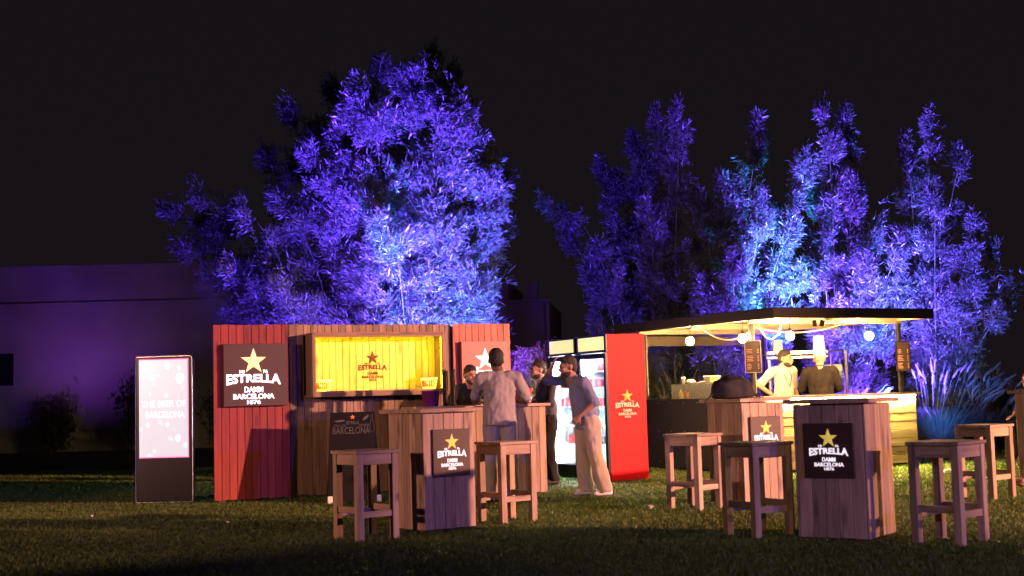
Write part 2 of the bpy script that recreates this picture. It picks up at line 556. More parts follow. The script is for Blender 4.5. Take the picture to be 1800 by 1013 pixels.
t = thing('apartment_block', 'faint brown block with dark windows seen between the two groups of bamboo', 'building', (0.0, 46.0, 0), R(-6))
MB().bbox(-2.6, 1.3, 0, 6, 0, 4.55, 0.01).build('wall', 'far_wall', t)
MB().bbox(-4.4, -0.2, 0.5, 6, 0, 5.35, 0.01).build('upper_wall', 'far_wall', t)
MB().bbox(-2.7, 1.38, -0.06, 0.02, 4.55, 4.66, 0.01).build('coping', 'far_wall', t)
for x0, z0 in ((-0.75, 3.55), (-2.0, 3.6), (-0.7, 2.0)):
    p = MB().bbox(x0, x0 + 0.62, -0.012, 0.05, z0, z0 + 0.5, 0.004).build('window', 'window_dark', t)
    MB().box(x0 - 0.05, x0 + 0.67, -0.05, 0.0, z0 - 0.07, z0 - 0.005).build('sill', 'far_wall', p)
MB().tube([(1.22, -0.09, 0), (1.22, -0.09, 4.5)], 0.06, 8).build('drainpipe', pm('pink_pipe', (0.45, 0.25, 0.2), 0.6), t)
MB().bbox(0.45, 0.85, 0.5, 0.9, 4.66, 5.3, 0.01).build('chimney', 'far_wall', t)


# ------------------------------------------------------------------ planting
M['bamboo_leaf'] = leafmat('bamboo_leaf', (0.055, 0.075, 0.045), (0.15, 0.17, 0.10), 0.22, 0.35)
M['dark_leaf'] = leafmat('dark_leaf', (0.06, 0.07, 0.035), (0.12, 0.13, 0.07), 0.3, 0.5)
M['shrub_leaf'] = leafmat('shrub_leaf', (0.14, 0.075, 0.03), (0.28, 0.17, 0.07), 0.3, 0.6)
M['culm'] = pm('bamboo_culm', (0.10, 0.11, 0.05), 0.45, var=0.3, scale=4)
M['bark'] = pm('shrub_bark', (0.07, 0.05, 0.035), 0.9, var=0.3, scale=12)


def leaves(base, d, ln, wd):
    """array of leaf blades: each a bent 6-corner blade (two quads given as 4-corner polys)"""
    n = len(base)
    d = d / (np.linalg.norm(d, axis=1, keepdims=True) + 1e-9)
    rnd = rng.normal(size=(n, 3))
    s = np.cross(d, rnd); s /= (np.linalg.norm(s, axis=1, keepdims=True) + 1e-9)
    up = np.cross(s, d)
    ln = ln[:, None]; wd = wd[:, None]
    mid = base + d * ln * 0.45 + up * ln * 0.05
    tip = base + d * ln - up * ln * 0.06
    return np.stack([base, mid + s * wd, tip, mid - s * wd], 1)


def bamboo(name, label, culms, y0, spread, sprays=230, leaf=(0.15, 0.26), mat='bamboo_leaf', rad=0.42, seed=1, low=0.2, blunt=0.6):
    """culms: list of (base_x, tip_x, tip_z, tip_dy, fullness)"""
    global rng
    rng = np.random.default_rng(seed)
    bx = sum(c[0] for c in culms) / len(culms)
    root = thing(name, label, 'bamboo', (bx, y0, 0), 0, 'floodlit bamboo clumps')
    B, D, LN, WD = [], [], [], []
    for c in culms:
        base = np.array([c[0] - bx, rng.normal(0, spread * 0.5), 0.0])
        tip = np.array([c[1] - bx, base[1] + c[3], c[2]])
        full = c[4]
        tt = np.linspace(0, 1, 12)
        # rises steeply then arches out
        P = np.stack([base[0] + (tip[0] - base[0]) * tt ** 1.55, base[1] + (tip[1] - base[1]) * tt ** 1.5,
                      tip[2] * (1 - (1 - tt) ** 1.18)], 1)
        MB().tube([tuple(p) for p in P], [0.022 * (1 - 0.85 * k) + 0.002 for k in tt], 6).build('culm', 'culm', root, smooth=True)
        n = int(3.9 * sprays * full * (0.5 + c[2] / 7.0))
        ts = low + (1 - low) * rng.random(n) ** 0.8
        cen = np.stack([np.interp(ts, tt, P[:, k]) for k in range(3)], 1)
        # side twigs come in whorls at nodes so the mass is clumpy
        node = np.floor(ts * 15) + 0.5
        ph = (node * 2.4 + rng.normal(0, 0.55, n))
        rr = rad * full ** 0.5 * (1.06 - ts) ** blunt * (0.25 + 0.9 * rng.random(n)) + 0.03
        off = np.stack([np.cos(ph) * rr, np.sin(ph) * rr, 0.30 * rr + rng.normal(0, 0.09, n)], 1)
        cen = cen + off
        keep = np.array([mnoise.noise(Vector(q) * 2.1 + Vector((seed * 3.1, 0, 0))) for q in cen]) > -0.22
        cen, off, ts, n = cen[keep], off[keep], ts[keep], int(keep.sum())
        k = 9
        out = off / (np.linalg.norm(off, axis=1, keepdims=True) + 1e-6)
        tang = np.stack([np.interp(ts, tt, np.gradient(P[:, q], tt)) for q in range(3)], 1)
        tang /= np.linalg.norm(tang, axis=1, keepdims=True)
        ax = out * 0.75 + tang * 0.28 + rng.normal(0, 0.42, (n, 3))
        ax /= np.linalg.norm(ax, axis=1, keepdims=True)
        for j in range(k):
            dd = ax + rng.normal(0, 0.5, (n, 3)) + np.array([0, 0, -0.08])
            b0 = cen + ax * (rng.random((n, 1)) * 0.16 - 0.05) + rng.normal(0, 0.02, (n, 3))
            B.append(b0); D.append(dd)
            LN.append(leaf[0] * 0.8 + (leaf[1] * 1.2 - leaf[0] * 0.8) * rng.random(n) ** 1.5); WD.append(0.0048 + 0.0055 * rng.random(n))
    V = leaves(np.concatenate(B), np.concatenate(D), np.concatenate(LN), np.concatenate(WD))
    f = np_mesh('foliage', V, 4, mat, root)
    f['kind'] = 'stuff'
    return root


bamboo('bamboo_clump', 'tall broad bamboo clump lit violet and blue rising behind the wooden bar wall',
       [(-1.7, -1.6, 6.9, -0.3, 1.2), (-1.6, -1.0, 6.6, -0.2, 1.2), (-1.6, -0.5, 5.9, -0.3, 1.1), (-1.9, -2.35, 6.5, -0.3, 1.1), (-1.8, -1.2, 5.7, -0.5, 1.2), (-1.4, -0.2, 5.0, -0.3, 1.1), (-2.4, -2.8, 5.9, -0.3, 1.1),
        (-2.04, -1.99, 7.09, -0.1, 1.25), (-1.94, -1.33, 6.88, 0.05, 1.2), (-2.35, -2.55, 6.32, -0.2, 1.1), (-1.63, -0.663, 6.32, 0.1, 1),
        (-1.53, -0.306, 5.66, 0, 0.9), (-2.55, -3.26, 5.51, -0.1, 1.1), (-1.43, -0.153, 4.9, -0.15, 1), (-2.75, -3.88, 4.79, -0.15, 1),
        (-1.63, -1.53, 5.41, -0.45, 1.3), (-1.94, -2.24, 5.1, -0.5, 1.2), (-1.33, -0.357, 3.98, -0.3, 1.1), (-3.06, -4.49, 4.54, -0.15, 0.8),
        (-1.53, -1.12, 4.39, -0.6, 1.5), (-1.73, -1.94, 4.18, -0.65, 1.5), (-2.45, -2.96, 4.08, -0.5, 1.3), (-3.06, -4.28, 3.77, -0.35, 1.2),
        (-3.26, -4.79, 3.57, -0.2, 0.9), (-1.33, -0.561, 3.26, -0.5, 1.4), (-2.04, -2.45, 3.26, -0.65, 1.5), (-3.06, -3.67, 3.06, -0.5, 1.3),
        (-1.53, -1.33, 3.16, -0.7, 1.5)],
       22.8, 1.0, 275, (0.055, 0.14), seed=11, rad=0.60, blunt=0.4)
bamboo('bamboo_clump', 'dim unlit bamboo showing behind the top left of the violet bamboo',
       [(-2.0, -1.15, 7.75, 0, 1.1), (-2.2, -0.75, 7.1, 0, 0.9), (-2.6, -3.1, 7.2, 0, 1.3), (-3.0, -3.9, 6.7, 0, 1.3), (-3.2, -4.4, 5.9, 0, 1.2),
        (-2.8, -2.4, 7.0, 0.2, 1.1), (-3.6, -5.6, 5.15, -0.6, 1.2), (-3.8, -6.2, 4.9, -0.6, 1.2), (-3.8, -5.9, 4.1, -0.5, 1.1), (-0.9, -0.2, 5.6, 0.2, 0.9)],
       24.4, 0.6, 246, (0.055, 0.14), 'dark_leaf', seed=12, rad=0.7, blunt=0.45)
bamboo('bamboo_clump', 'dusky purple bamboo above the fridges, leftmost of the right hand clumps',
       [(2.6, 0.75, 5.2, -0.6, 0.75), (2.6, 1.45, 4.6, -0.4, 0.9), (2.8, 2.0, 6.0, 0.2, 1.3), (2.9, 2.7, 6.5, 0.4, 1.2), (3.1, 3.15, 6.95, 0.1, 1.0),
        (2.5, 1.6, 3.7, -0.8, 1.3), (2.7, 2.2, 4.6, -0.9, 1.4), (2.9, 2.8, 4.9, -0.8, 1.3), (2.6, 1.7, 2.7, -1.0, 1.3), (3.0, 3.1, 3.6, -1.1, 1.4),
        (3.2, 3.5, 6.9, -0.5, 0.85)],
       26.6, 0.7, 268, (0.055, 0.14), seed=13)
bamboo('bamboo_clump', 'brightest cyan and violet bamboo with a leaning plume above the food stall',
       [(4.4, 5.2, 6.75, -0.3, 0.75), (4.5, 5.95, 5.75, -0.9, 0.95), (4.3, 4.4, 5.6, -0.4, 1.1), (4.2, 3.9, 5.1, -0.6, 1.2), (4.5, 5.6, 4.6, -1.1, 1.2),
        (4.4, 5.0, 4.9, -0.9, 1.3), (4.6, 5.75, 3.5, -1.2, 1.3), (4.3, 4.3, 3.9, -1.2, 1.4), (4.4, 4.9, 3.2, -1.3, 1.4), (4.2, 3.7, 3.3, -1.0, 1.3),
        (4.1, 3.75, 2.5, -0.9, 1.1), (5.0, 5.1, 2.6, -0.9, 1.0)],
       26.3, 0.7, 268, (0.055, 0.14), seed=14, rad=0.47)
bamboo('bamboo_clump', 'violet bamboo with a twin plume rising over the middle of the stall roof',
       [(6.4, 6.35, 6.75, -0.2, 0.85), (6.5, 6.95, 6.75, -0.3, 0.85), (6.4, 6.2, 5.4, 0.1, 0.9), (6.5, 6.85, 5.3, -0.7, 1.0), (6.6, 7.2, 4.6, -0.9, 0.7),
        (6.4, 6.3, 4.1, -0.9, 1.2), (6.6, 7.6, 4.05, -0.9, 0.75), (6.5, 6.9, 3.6, -1.1, 1.2), (6.3, 6.0, 3.2, -1.1, 1.2), (6.7, 7.7, 3.1, -1.0, 1.0),
        (6.5, 6.6, 2.7, -1.2, 1.1), (6.7, 7.3, 2.4, -0.9, 0.9)],
       26.2, 0.6, 261, (0.055, 0.14), seed=15, rad=0.47)
bamboo('bamboo_clump', 'violet bamboo with two slender plumes at the right end of the row',
       [(8.1, 8.45, 6.55, -0.2, 0.75), (8.1, 8.05, 6.1, 0.1, 0.8), (8.2, 9.1, 5.9, -0.2, 0.55), (8.2, 8.3, 4.9, -0.3, 1.0), (8.3, 9.05, 4.4, -0.7, 0.8),
        (8.4, 9.55, 3.9, -0.6, 0.45), (8.5, 9.85, 3.25, -0.7, 0.5), (8.2, 8.4, 3.7, -0.8, 1.1), (8.4, 9.0, 3.4, -0.8, 1.1), (8.3, 8.8, 2.5, -0.8, 1.0),
        (8.4, 9.4, 2.6, -0.8, 0.8)],
       26.0, 0.5, 261, (0.055, 0.14), seed=16, rad=0.40)

def shrub(name, label, loc, rx, rz, zc, nspray, leaf, mat, seed, cat='shrub'):
    global rng
    rng = np.random.default_rng(seed)
    root = thing(name, label, cat, loc)
    mb = MB()
    ends = []
    for k in range(9):
        a = rng.random() * 6.28
        e = np.array([math.cos(a) * rx * 0.6, math.sin(a) * rx * 0.6, zc + rz * (0.1 + 0.6 * rng.random())])
        m_ = e * np.array([0.35, 0.35, 0.55])
        mb.tube([(0, 0, 0), tuple(m_), tuple(e)], [0.03, 0.018, 0.006], 5)
    mb.build('trunk', 'bark', root)
    d = rng.normal(size=(nspray, 3)); d /= np.linalg.norm(d, axis=1, keepdims=True)
    r = rng.random((nspray, 1)) ** 0.4
    lump = np.array([1 + 0.32 * mnoise.noise(Vector(q) * 2.3 + Vector((seed, 0, 0))) for q in d])[:, None]
    p = d * r * lump * np.array([rx, rx, rz]) + np.array([0, 0, zc])
    p = p[p[:, 2] > 0.05]
    n = len(p)
    B, D, LN, WD = [], [], [], []
    for j in range(6):
        B.append(p + rng.normal(0, leaf[1] * 0.5, (n, 3)))
        D.append(rng.normal(size=(n, 3)) + np.array([0, 0, 0.5]))
        LN.append(leaf[0] + (leaf[1] - leaf[0]) * rng.random(n)); WD.append(np.full(n, leaf[0] * 0.22))
    f = np_mesh('crown', leaves(np.concatenate(B), np.concatenate(D), np.concatenate(LN), np.concatenate(WD)), 4, mat, root)
    f['kind'] = 'stuff'
    return root


shrub('round_shrub', 'fine leaved rounded shrub glowing pink between bar wall and fridges', (0.38, 20.9, 0), 0.48, 1.0, 1.15, 2600, (0.03, 0.06), 'shrub_leaf', 31)
shrub('dark_shrub', 'thin dark bush against the purple wall left of the lit totem', (-10.4, 37.6, 0), 0.95, 1.25, 1.15, 800, (0.1, 0.22), 'dark_leaf', 32)
shrub('dark_shrub', 'low sparse bush at the foot of the wall near the left edge', (-13.3, 37.9, 0), 0.45, 0.85, 0.85, 320, (0.1, 0.22), 'dark_leaf', 33)
shrub('dark_shrub', 'dark bush half hidden behind the right side of the lit totem', (-5.6, 27.0, 0), 0.7, 1.0, 0.95, 700, (0.08, 0.2), 'dark_leaf', 34)

M['grass_blade'] = leafmat('fountain_grass_blade', (0.05, 0.055, 0.028), (0.10, 0.10, 0.06), 0.35, 0.6)
M['plume'] = leafmat('fountain_grass_plume', (0.10, 0.09, 0.07), (0.17, 0.15, 0.12), 0.4, 0.9)


def fountain_grass(label, loc, rad, h, nb, npl, seed, leanx=0.18):
    global rng
    rng = np.random.default_rng(seed)
    root = thing('fountain_grass', label, 'grass', loc, 0, 'fountain grass clumps')
    segs = 4
    a = rng.random(nb) * 6.283
    r0 = rad * 0.45 * np.sqrt(rng.random(nb))
    bx, by = np.cos(a) * r0, np.sin(a) * r0
    hh = h * 0.72 * (0.5 + 0.6 * rng.random(nb))
    out = rad * (0.15 + 0.85 * rng.random(nb))
    side = np.stack([-np.sin(a), np.cos(a), np.zeros(nb)], 1)
    V = []
    prev = None
    for k in range(segs + 1):
        q = k / segs
        px = bx + np.cos(a) * out * q ** 1.8 + leanx * q * h * 0.4
        py = by + np.sin(a) * out * q ** 1.8
        pz = hh * (q - 0.28 * q ** 2.6)
        p = np.stack([px, py, pz], 1)
        wv = side * (0.006 * (1 - q * 0.9))
        cur = (p - wv, p + wv)
        if prev is not None:
            V.append(np.stack([prev[0], prev[1], cur[1], cur[0]], 1))
        prev = cur
    f = np_mesh('blades', np.concatenate(V), 4, 'grass_blade', root)
    f['kind'] = 'stuff'
    # seed heads: bristly spindles on thin stems
    mb = MB()
    VV = []
    for k in range(npl):
        an = rng.random() * 6.283
        rr = rad * 0.75 * math.sqrt(rng.random())
        lean = Vector((math.cos(an) * 0.34 + leanx * 1.5 + rng.normal(0, 0.14), math.sin(an) * 0.3, 1.0)).normalized()
        b0 = Vector((math.cos(an) * rr * 0.5, math.sin(an) * rr * 0.5, 0))
        L_ = h * (0.72 + 0.3 * rng.random())
        p1 = b0 + lean * L_
        droop = Vector((lean.x * 2.0 + rng.normal(0, 0.1), lean.y * 1.7, lean.z * 0.85)).normalized()
        hl = 0.17 + 0.13 * rng.random()
        mb.tube([b0, b0.lerp(p1, 0.5) + Vector((-lean.x * 0.10, -lean.y * 0.10, 0.03)), p1], 0.0022, 3)
        mb.tube([p1, p1 + droop * hl * 0.15, p1 + droop * hl * 0.55, p1 + droop * hl], [0.005, 0.019, 0.017, 0.003], 6)
        n = 46
        tt = rng.random(n)
        cen = np.array([list(p1 + droop * hl * float(x)) for x in tt])
        d = rng.normal(size=(n, 3)) * 0.8 + np.array(list(droop)) * 0.9
        VV.append(leaves(cen, d, np.full(n, 0.05), np.full(n, 0.0026)))
    o = mb.build('seed_heads', 'plume', root); o['kind'] = 'stuff'
    o = np_mesh('bristles', np.concatenate(VV), 4, 'plume', root); o['kind'] = 'stuff'
    return root


fountain_grass('bright blue fountain grass clump just right of the food stall', (7.85, 24.3, 0), 0.85, 1.55, 2200, 60, 41, 0.22)
fountain_grass('blue lit fountain grass leaning right of the stall, outermost of the bright ones', (8.65, 24.5, 0), 0.6, 1.35, 1100, 26, 42, 0.3)
fountain_grass('dim purple fountain grass clump near the right edge', (9.7, 26.0, 0), 0.8, 1.45, 1400, 30, 43, 0.15)
fountain_grass('fountain grass seen through the stall beneath the right hand bulb', (6.2, 24.8, 0), 0.7, 1.25, 1200, 36, 44, 0.2)
fountain_grass('purple fountain grass seen through the stall behind the black backpack', (3.75, 24.2, 0), 0.65, 1.35, 1200, 34, 45, 0.18)
fountain_grass('brownish fountain grass seen above the acrylic box on the stall counter', (3.05, 24.0, 0), 0.6, 1.45, 1100, 26, 46, 0.12)
fountain_grass('dry fountain grass beside the red fridge panel at the stall back', (2.45, 23.6, 0), 0.6, 1.2, 1100, 12, 47, 0.05)
fountain_grass('purple fountain grass seen between the white shirted man and backpack', (4.7, 25.1, 0), 0.5, 1.4, 900, 18, 48, 0.12)


# ------------------------------------------------------------------ lit screen totem
t = thing('screen_totem', 'tall black totem with a glowing pinkish white screen', 'screen', (-4.60, 17.25, 0), R(-6))
MB().bbox(-0.39, 0.39, -0.04, 0.04, 0.0, 1.915, 0.018).build('casing', 'black', t)
rim = MB()
rim.tube([(-0.385, -0.042, 0.03), (-0.385, -0.042, 1.885), (-0.36, -0.042, 1.908), (0.36, -0.042, 1.908), (0.385, -0.042, 1.885),
          (0.385, -0.042, 0.03), (0.36, -0.042, 0.01), (-0.36, -0.042, 0.01), (-0.385, -0.042, 0.03)], 0.004, 5)
rim.build('chrome_rim', 'steel', t)


def screen_mat():
    m, nt, b, L = new_mat('screen_picture')
    N = nt.nodes.new
    tc = N('ShaderNodeTexCoord')
    vo = N('ShaderNodeTexVoronoi'); vo.inputs['Scale'].default_value = 7
    L.new(tc.outputs['Object'], vo.inputs['Vector'])
    nz = N('ShaderNodeTexNoise'); nz.inputs['Scale'].default_value = 3.5; nz.inputs['Detail'].default_value = 3
    L.new(tc.outputs['Object'], nz.inputs['Vector'])
    cr = N('ShaderNodeValToRGB')
    cr.color_ramp.elements[0].position = 0.56; cr.color_ramp.elements[0].color = (0.82, 0.71, 0.765, 1)
    cr.color_ramp.elements[1].position = 0.66; cr.color_ramp.elements[1].color = (0.92, 0.89, 0.905, 1)
    mm = N('ShaderNodeMath'); mm.operation = 'MULTIPLY_ADD'
    mm.inputs[1].default_value = -0.45
    L.new(vo.outputs['Distance'], mm.inputs[0]); 
    ad = N('ShaderNodeMath'); ad.operation = 'ADD'; ad.inputs[1].default_value = 0.16
    L.new(nz.outputs['Fac'], ad.inputs[0]); L.new(ad.outputs[0], mm.inputs[2])
    L.new(mm.outputs[0], cr.inputs['Fac'])
    b.inputs['Base Color'].default_value = (0.02, 0.02, 0.02, 1)
    L.new(cr.outputs[0], b.inputs['Emission Color'])
    b.inputs['Emission Strength'].default_value = 1.05
    b.inputs['Roughness'].default_value = 0.2
    return m


sc = MB().box(-0.335, 0.335, -0.046, -0.041, 0.585, 1.875).build('screen', screen_mat(), t)
pk = MB()
pk.box(-0.335, 0.335, -0.048, -0.0465, 0.585, 0.597).box(-0.335, 0.335, -0.048, -0.0465, 1.863, 1.875).box(0.324, 0.335, -0.048, -0.0465, 0.597, 1.863)
pk.build('pink_edge', emis('pink_edge_lit', (1.0, 0.15, 0.45), 1.0), sc)
scr = emis('screen_letters', (1, 0.97, 0.98), 1.1)
flat_text('THE BEER OF', 0.085, scr, sc, (0, -0.0475, 1.245), width=0.60)
flat_text('BARCELONA', 0.085, scr, sc, (0.02, -0.0475, 1.105), width=0.52)
drop_m = emis('screen_droplets', (0.97, 0.90, 0.93), 0.96)
for x, z, r_ in ((-0.22, 1.02, 0.03), (0.05, 1.02, 0.032), (0.22, 1.62, 0.07), (0.05, 1.79, 0.05), (0.19, 0.84, 0.045)):
    MB().add([(x + r_ * math.cos(a) * 0.8, -0.0472, z + r_ * math.sin(a) * (1.2 if math.sin(a) < 0 else 1)) for a in [k * math.pi / 5 for k in range(10)]], [tuple(range(10))]).build('droplet', drop_m, sc)


# ------------------------------------------------------------------ wooden beer bar wall
WA = math.atan2(1.6, 3.80)
wall_t = thing('bar_backdrop', 'wooden bar backdrop with red wings, yellow lit niche and glowing signs', 'bar wall', (-3.86, 16.8, 0), WA)
WH = 2.28


def plank_run(parent, s0, s1, y, z0, z1, pw, mat, t=0.022, jit=0.004, name='plank'):
    n = max(1, round((s1 - s0) / pw))
    p = (s1 - s0) / n
    for k in range(n):
        dz = random.uniform(-jit, jit)
        obj(name, plank(p - 0.005, t, z1 - z0, 'Z', mat), None, parent,
            loc=(s0 + p * (k + 0.5), y + random.uniform(-0.002, 0.002), (z0 + z1) / 2 + dz))


# left wing (red), centre, right wing (red, stronger light put into its colour)
MB().box(0.01, 0.98, 0.015, 0.07, 0.05, WH - 0.03).build('batten_or_light_block', 'dark_core', wall_t)
plank_run(wall_t, 0.0, 0.985, 0.0, 0.04, WH, 0.098, 'red_z')
MB().box(1.0, 3.26, 0.075, 0.13, 0.05, WH - 0.03).build('batten_or_light_block', 'dark_core', wall_t)
NS0, NS1, NZ0, NZ1 = 1.25, 3.02, 1.375, 2.115       # niche opening
plank_run(wall_t, 1.0, 1.195, 0.06, 0.04, WH, 0.098, 'back_z')
plank_run(wall_t, 1.195, 3.10, 0.06, 0.04, NZ0 - 0.02, 0.0953, 'back_z')
plank_run(wall_t, 1.195, 3.10, 0.06, NZ1 + 0.02, WH, 0.0953, 'back_z')
plank_run(wall_t, 3.10, 3.265, 0.06, 0.04, WH, 0.0825, 'back_z')
MB().box(3.28, 4.12, 0.015, 0.07, 0.05, WH - 0.03).build('batten_or_light_block', 'dark_core', wall_t)
plank_run(wall_t, 3.275, 4.13, 0.0, 0.04, WH, 0.095, 'red_lit_z')
for s in (0.05, 0.9, 1.1, 2.1, 3.15, 3.4, 4.0):
    MB().bbox(s, s + 0.09, -0.01, 0.15, 0.0, 0.055, 0.003).build('foot_block', 'dark_core', wall_t)
MB().box(3.15, 3.45, 0.131, 0.16, 0.05, WH - 0.03).build('batten_or_light_block', 'dark_core', wall_t)  # added behind the right seam to stop uplight leaking through
MB().box(0.85, 1.15, 0.131, 0.16, 0.05, WH - 0.03).build('batten_or_light_block', 'dark_core', wall_t)  # added light stop behind the left seam
# niche box standing proud of the wall
ND = -0.30
fr = MB().bbox(NS0 - 0.028, NS0, ND, 0.06, NZ0 - 0.06, NZ1 + 0.045, 0.003).build('niche_side', 'back_z', wall_t)
fr = MB().bbox(NS1, NS1 + 0.045, ND, 0.06, NZ0 - 0.06, NZ1 + 0.045, 0.003).build('niche_side', 'back_z', wall_t)
fr = MB().bbox(NS0, NS1, ND, 0.06, NZ1, NZ1 + 0.042, 0.003).build('niche_top', 'back_x', wall_t)
fr = MB().bbox(NS0, NS1, ND - 0.004, 0.06, NZ0 - 0.058, NZ0, 0.003).build('niche_shelf', 'back_x', wall_t)
plank_run(wall_t, NS0 + 0.001, NS1 - 0.001, 0.035, NZ0 + 0.001, NZ1 - 0.001, 0.093, 'niche_z', 0.014, 0.0, 'niche_plank')
led = emis('niche_led', (1.0, 0.70, 0.0), 64)
for x0, x1, z0, z1 in ((NS0 + 0.02, NS1 - 0.02, NZ1 - 0.018, NZ1 - 0.002), (NS0 + 0.02, NS1 - 0.02, NZ0 + 0.002, NZ0 + 0.014),
                       (NS0 + 0.002, NS0 + 0.016, NZ0 + 0.03, NZ1 - 0.03), (NS1 - 0.016, NS1 - 0.002, NZ0 + 0.03, NZ1 - 0.03)):
    MB().box(x0, x1, ND + 0.02, ND + 0.034, z0, z1).build('led_strip', led, wall_t)
for args in ((NS0, NS1, NZ1 - 0.022, NZ1), (NS0, NS1, NZ0, NZ0 + 0.018), (NS0, NS0 + 0.02, NZ0 + 0.018, NZ1 - 0.022), (NS1 - 0.02, NS1, NZ0 + 0.018, NZ1 - 0.022)):
    MB().box(args[0], args[1], ND + 0.001, ND + 0.012, args[2], args[3]).build('niche_lip', 'back_x', wall_t)
logo(wall_t, (2.13, 0.022, 1.69), 0.40, 'brown_print', 'brown_print')
# signs
sg = MB().bbox(0.115, 0.94, -0.09, -0.012, 1.225, 2.03, 0.004).build('sign_panel', 'brown_sign', wall_t)
sg['label'] = 'brown square sign panel with glowing white letters and star'
logo(sg, (0.50, -0.094, 1.56), 0.70, 'gold_star_big', 'white_letters')
sg = MB().bbox(3.37, 4.06, -0.09, -0.012, 1.225, 2.03, 0.004).build('sign_panel', 'coral_sign', wall_t)
sg['label'] = 'coral sign panel with white lit star and letters'
logo(sg, (3.72, -0.094, 1.56), 0.64, 'white_star', 'white_letters')


# clear ice buckets in the niche
def bucket_mesh(r0, r1, h):
    return MB().lathe([(0.001, 0.004), (r0, 0.004), (r1, h), (r1 + 0.006, h), (r1 + 0.006, h - 0.012), (r1 + 0.001, h - 0.012), (r0 + 0.003, 0.0), (0.001, 0.0)], 24)


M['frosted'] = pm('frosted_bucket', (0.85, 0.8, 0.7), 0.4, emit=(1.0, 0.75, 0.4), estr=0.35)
M['red_print'] = pm('red_label_print', (0.65, 0.05, 0.04), 0.5)


def band(r0, r1, z0, z1, a0, a1, n=8):
    vs = []
    for k in range(n + 1):
        a = a0 + (a1 - a0) * k / n
        vs += [(r0 * math.cos(a), r0 * math.sin(a), z0), (r1 * math.cos(a), r1 * math.sin(a), z1)]
    return MB().add(vs, [(2 * k, 2 * k + 2, 2 * k + 3, 2 * k + 1) for k in range(n)])


def wall_pt(s, y, z):
    return (-3.86 + s * math.cos(WA) - y * math.sin(WA), 16.8 + s * math.sin(WA) + y * math.cos(WA), z)


for s, lab in ((1.40, 'frosted ice bucket with red label at the left end of yellow niche'), (2.87, 'frosted ice bucket with red label at the right end of yellow niche')):
    b_ = thing('ice_bucket', lab, 'bucket', wall_pt(s, -0.135, NZ0 + 0.002), 0, 'ice buckets in the niche')
    bucket_mesh(0.085, 0.115, 0.165).build('pail', 'frosted', b_, smooth=True)
    band(0.096, 0.112, 0.04, 0.13, R(-150), R(-40)).build('label_print', 'red_print', b_)
    st = MB().add([(a, 0, b) for a, b, c in star_geo(0.018)[0][:10]] + [(0, 0, 0)], [(k, (k + 1) % 10, 10) for k in range(10)])
    st.build('star', 'white_star', b_, loc=(-0.005, -0.112, 0.09))


# ------------------------------------------------------------------ bar counter, tables and stools
def boarded_box(parent, sx, sy, h, nx, ny, z0=0.02):
    """body of upright boards round a dark core"""
    MB().box(-sx / 2 + 0.022, sx / 2 - 0.022, -sy / 2 + 0.022, sy / 2 - 0.022, z0 + 0.01, h - 0.01).build('core', 'dark_core', parent)
    for sgn in (-1, 1):
        p = sx / nx
        for k in range(nx):
            obj('board', plank(p - 0.004, 0.02, h - z0, 'Z', 'pine_z'), None, parent,
                loc=(-sx / 2 + p * (k + 0.5), sgn * (sy / 2 - 0.01) + random.uniform(-0.0015, 0.0015), (h + z0) / 2 + random.uniform(-0.004, 0)))
        p = (sy - 0.044) / ny
        for k in range(ny):
            obj('board', plank(p - 0.004, 0.02, h - z0, 'Z', 'pine_z'), None, parent, rot=(0, 0, R(90)),
                loc=(sgn * (sx / 2 - 0.0105) + random.uniform(-0.0015, 0.0015), -sy / 2 + 0.022 + p * (k + 0.5), (h + z0) / 2 + random.uniform(-0.004, 0)))


def slab(parent, sx, sy, z0, z1, n, mat='pine_x'):
    p = sy / n
    for k in range(n):
        obj('top_board', plank(z1 - z0, p - 0.003, sx, 'X', mat), None, parent, loc=(0, -sy / 2 + p * (k + 0.5), (z0 + z1) / 2))


def bar_table(label, loc, rot, sign_face, size=0.60):
    """sign_face: 'x-' board on the -x side, 'y-' on the -y side, None"""
    t = thing('bar_table', label, 'bar table', loc, rot, 'boarded bar tables on the lawn')
    boarded_box(t, size, size, 1.118, 5, 5)
    slab(t, size + 0.13, size + 0.13, 1.122, 1.16, 5)
    if sign_face:
        a = 0 if sign_face == 'y-' else R(-90)
        sg = MB().bbox(-0.215, 0.215, -0.028, -0.003, -0.225, 0.225, 0.003).build('sign_panel', 'brown_sign', t, rot=(0, 0, a),
             loc=(0.01, -size / 2, 0.735) if sign_face == 'y-' else (-size / 2, 0.0, 0.735))
        logo(sg, (0.0, -0.032, -0.015), 0.335, 'gold_star', 'table_letters')
    return t


bar_table('bar table with lit star sign and blue shadow, in front of the chalkboard', (-0.83, 12.88, 0), R(38), 'y-')
bar_table('bar table with the black backpack on it in front of the food stall', (2.58, 14.78, 0), R(30), 'y-')
bar_table('bar table nearest the camera on the right, dim front with lit star sign', (2.776, 11.19, 0), R(55), 'x-', 0.62)
bar_table('dark bar table cut off by the right edge', (6.48, 15.9, 0), R(40), None)

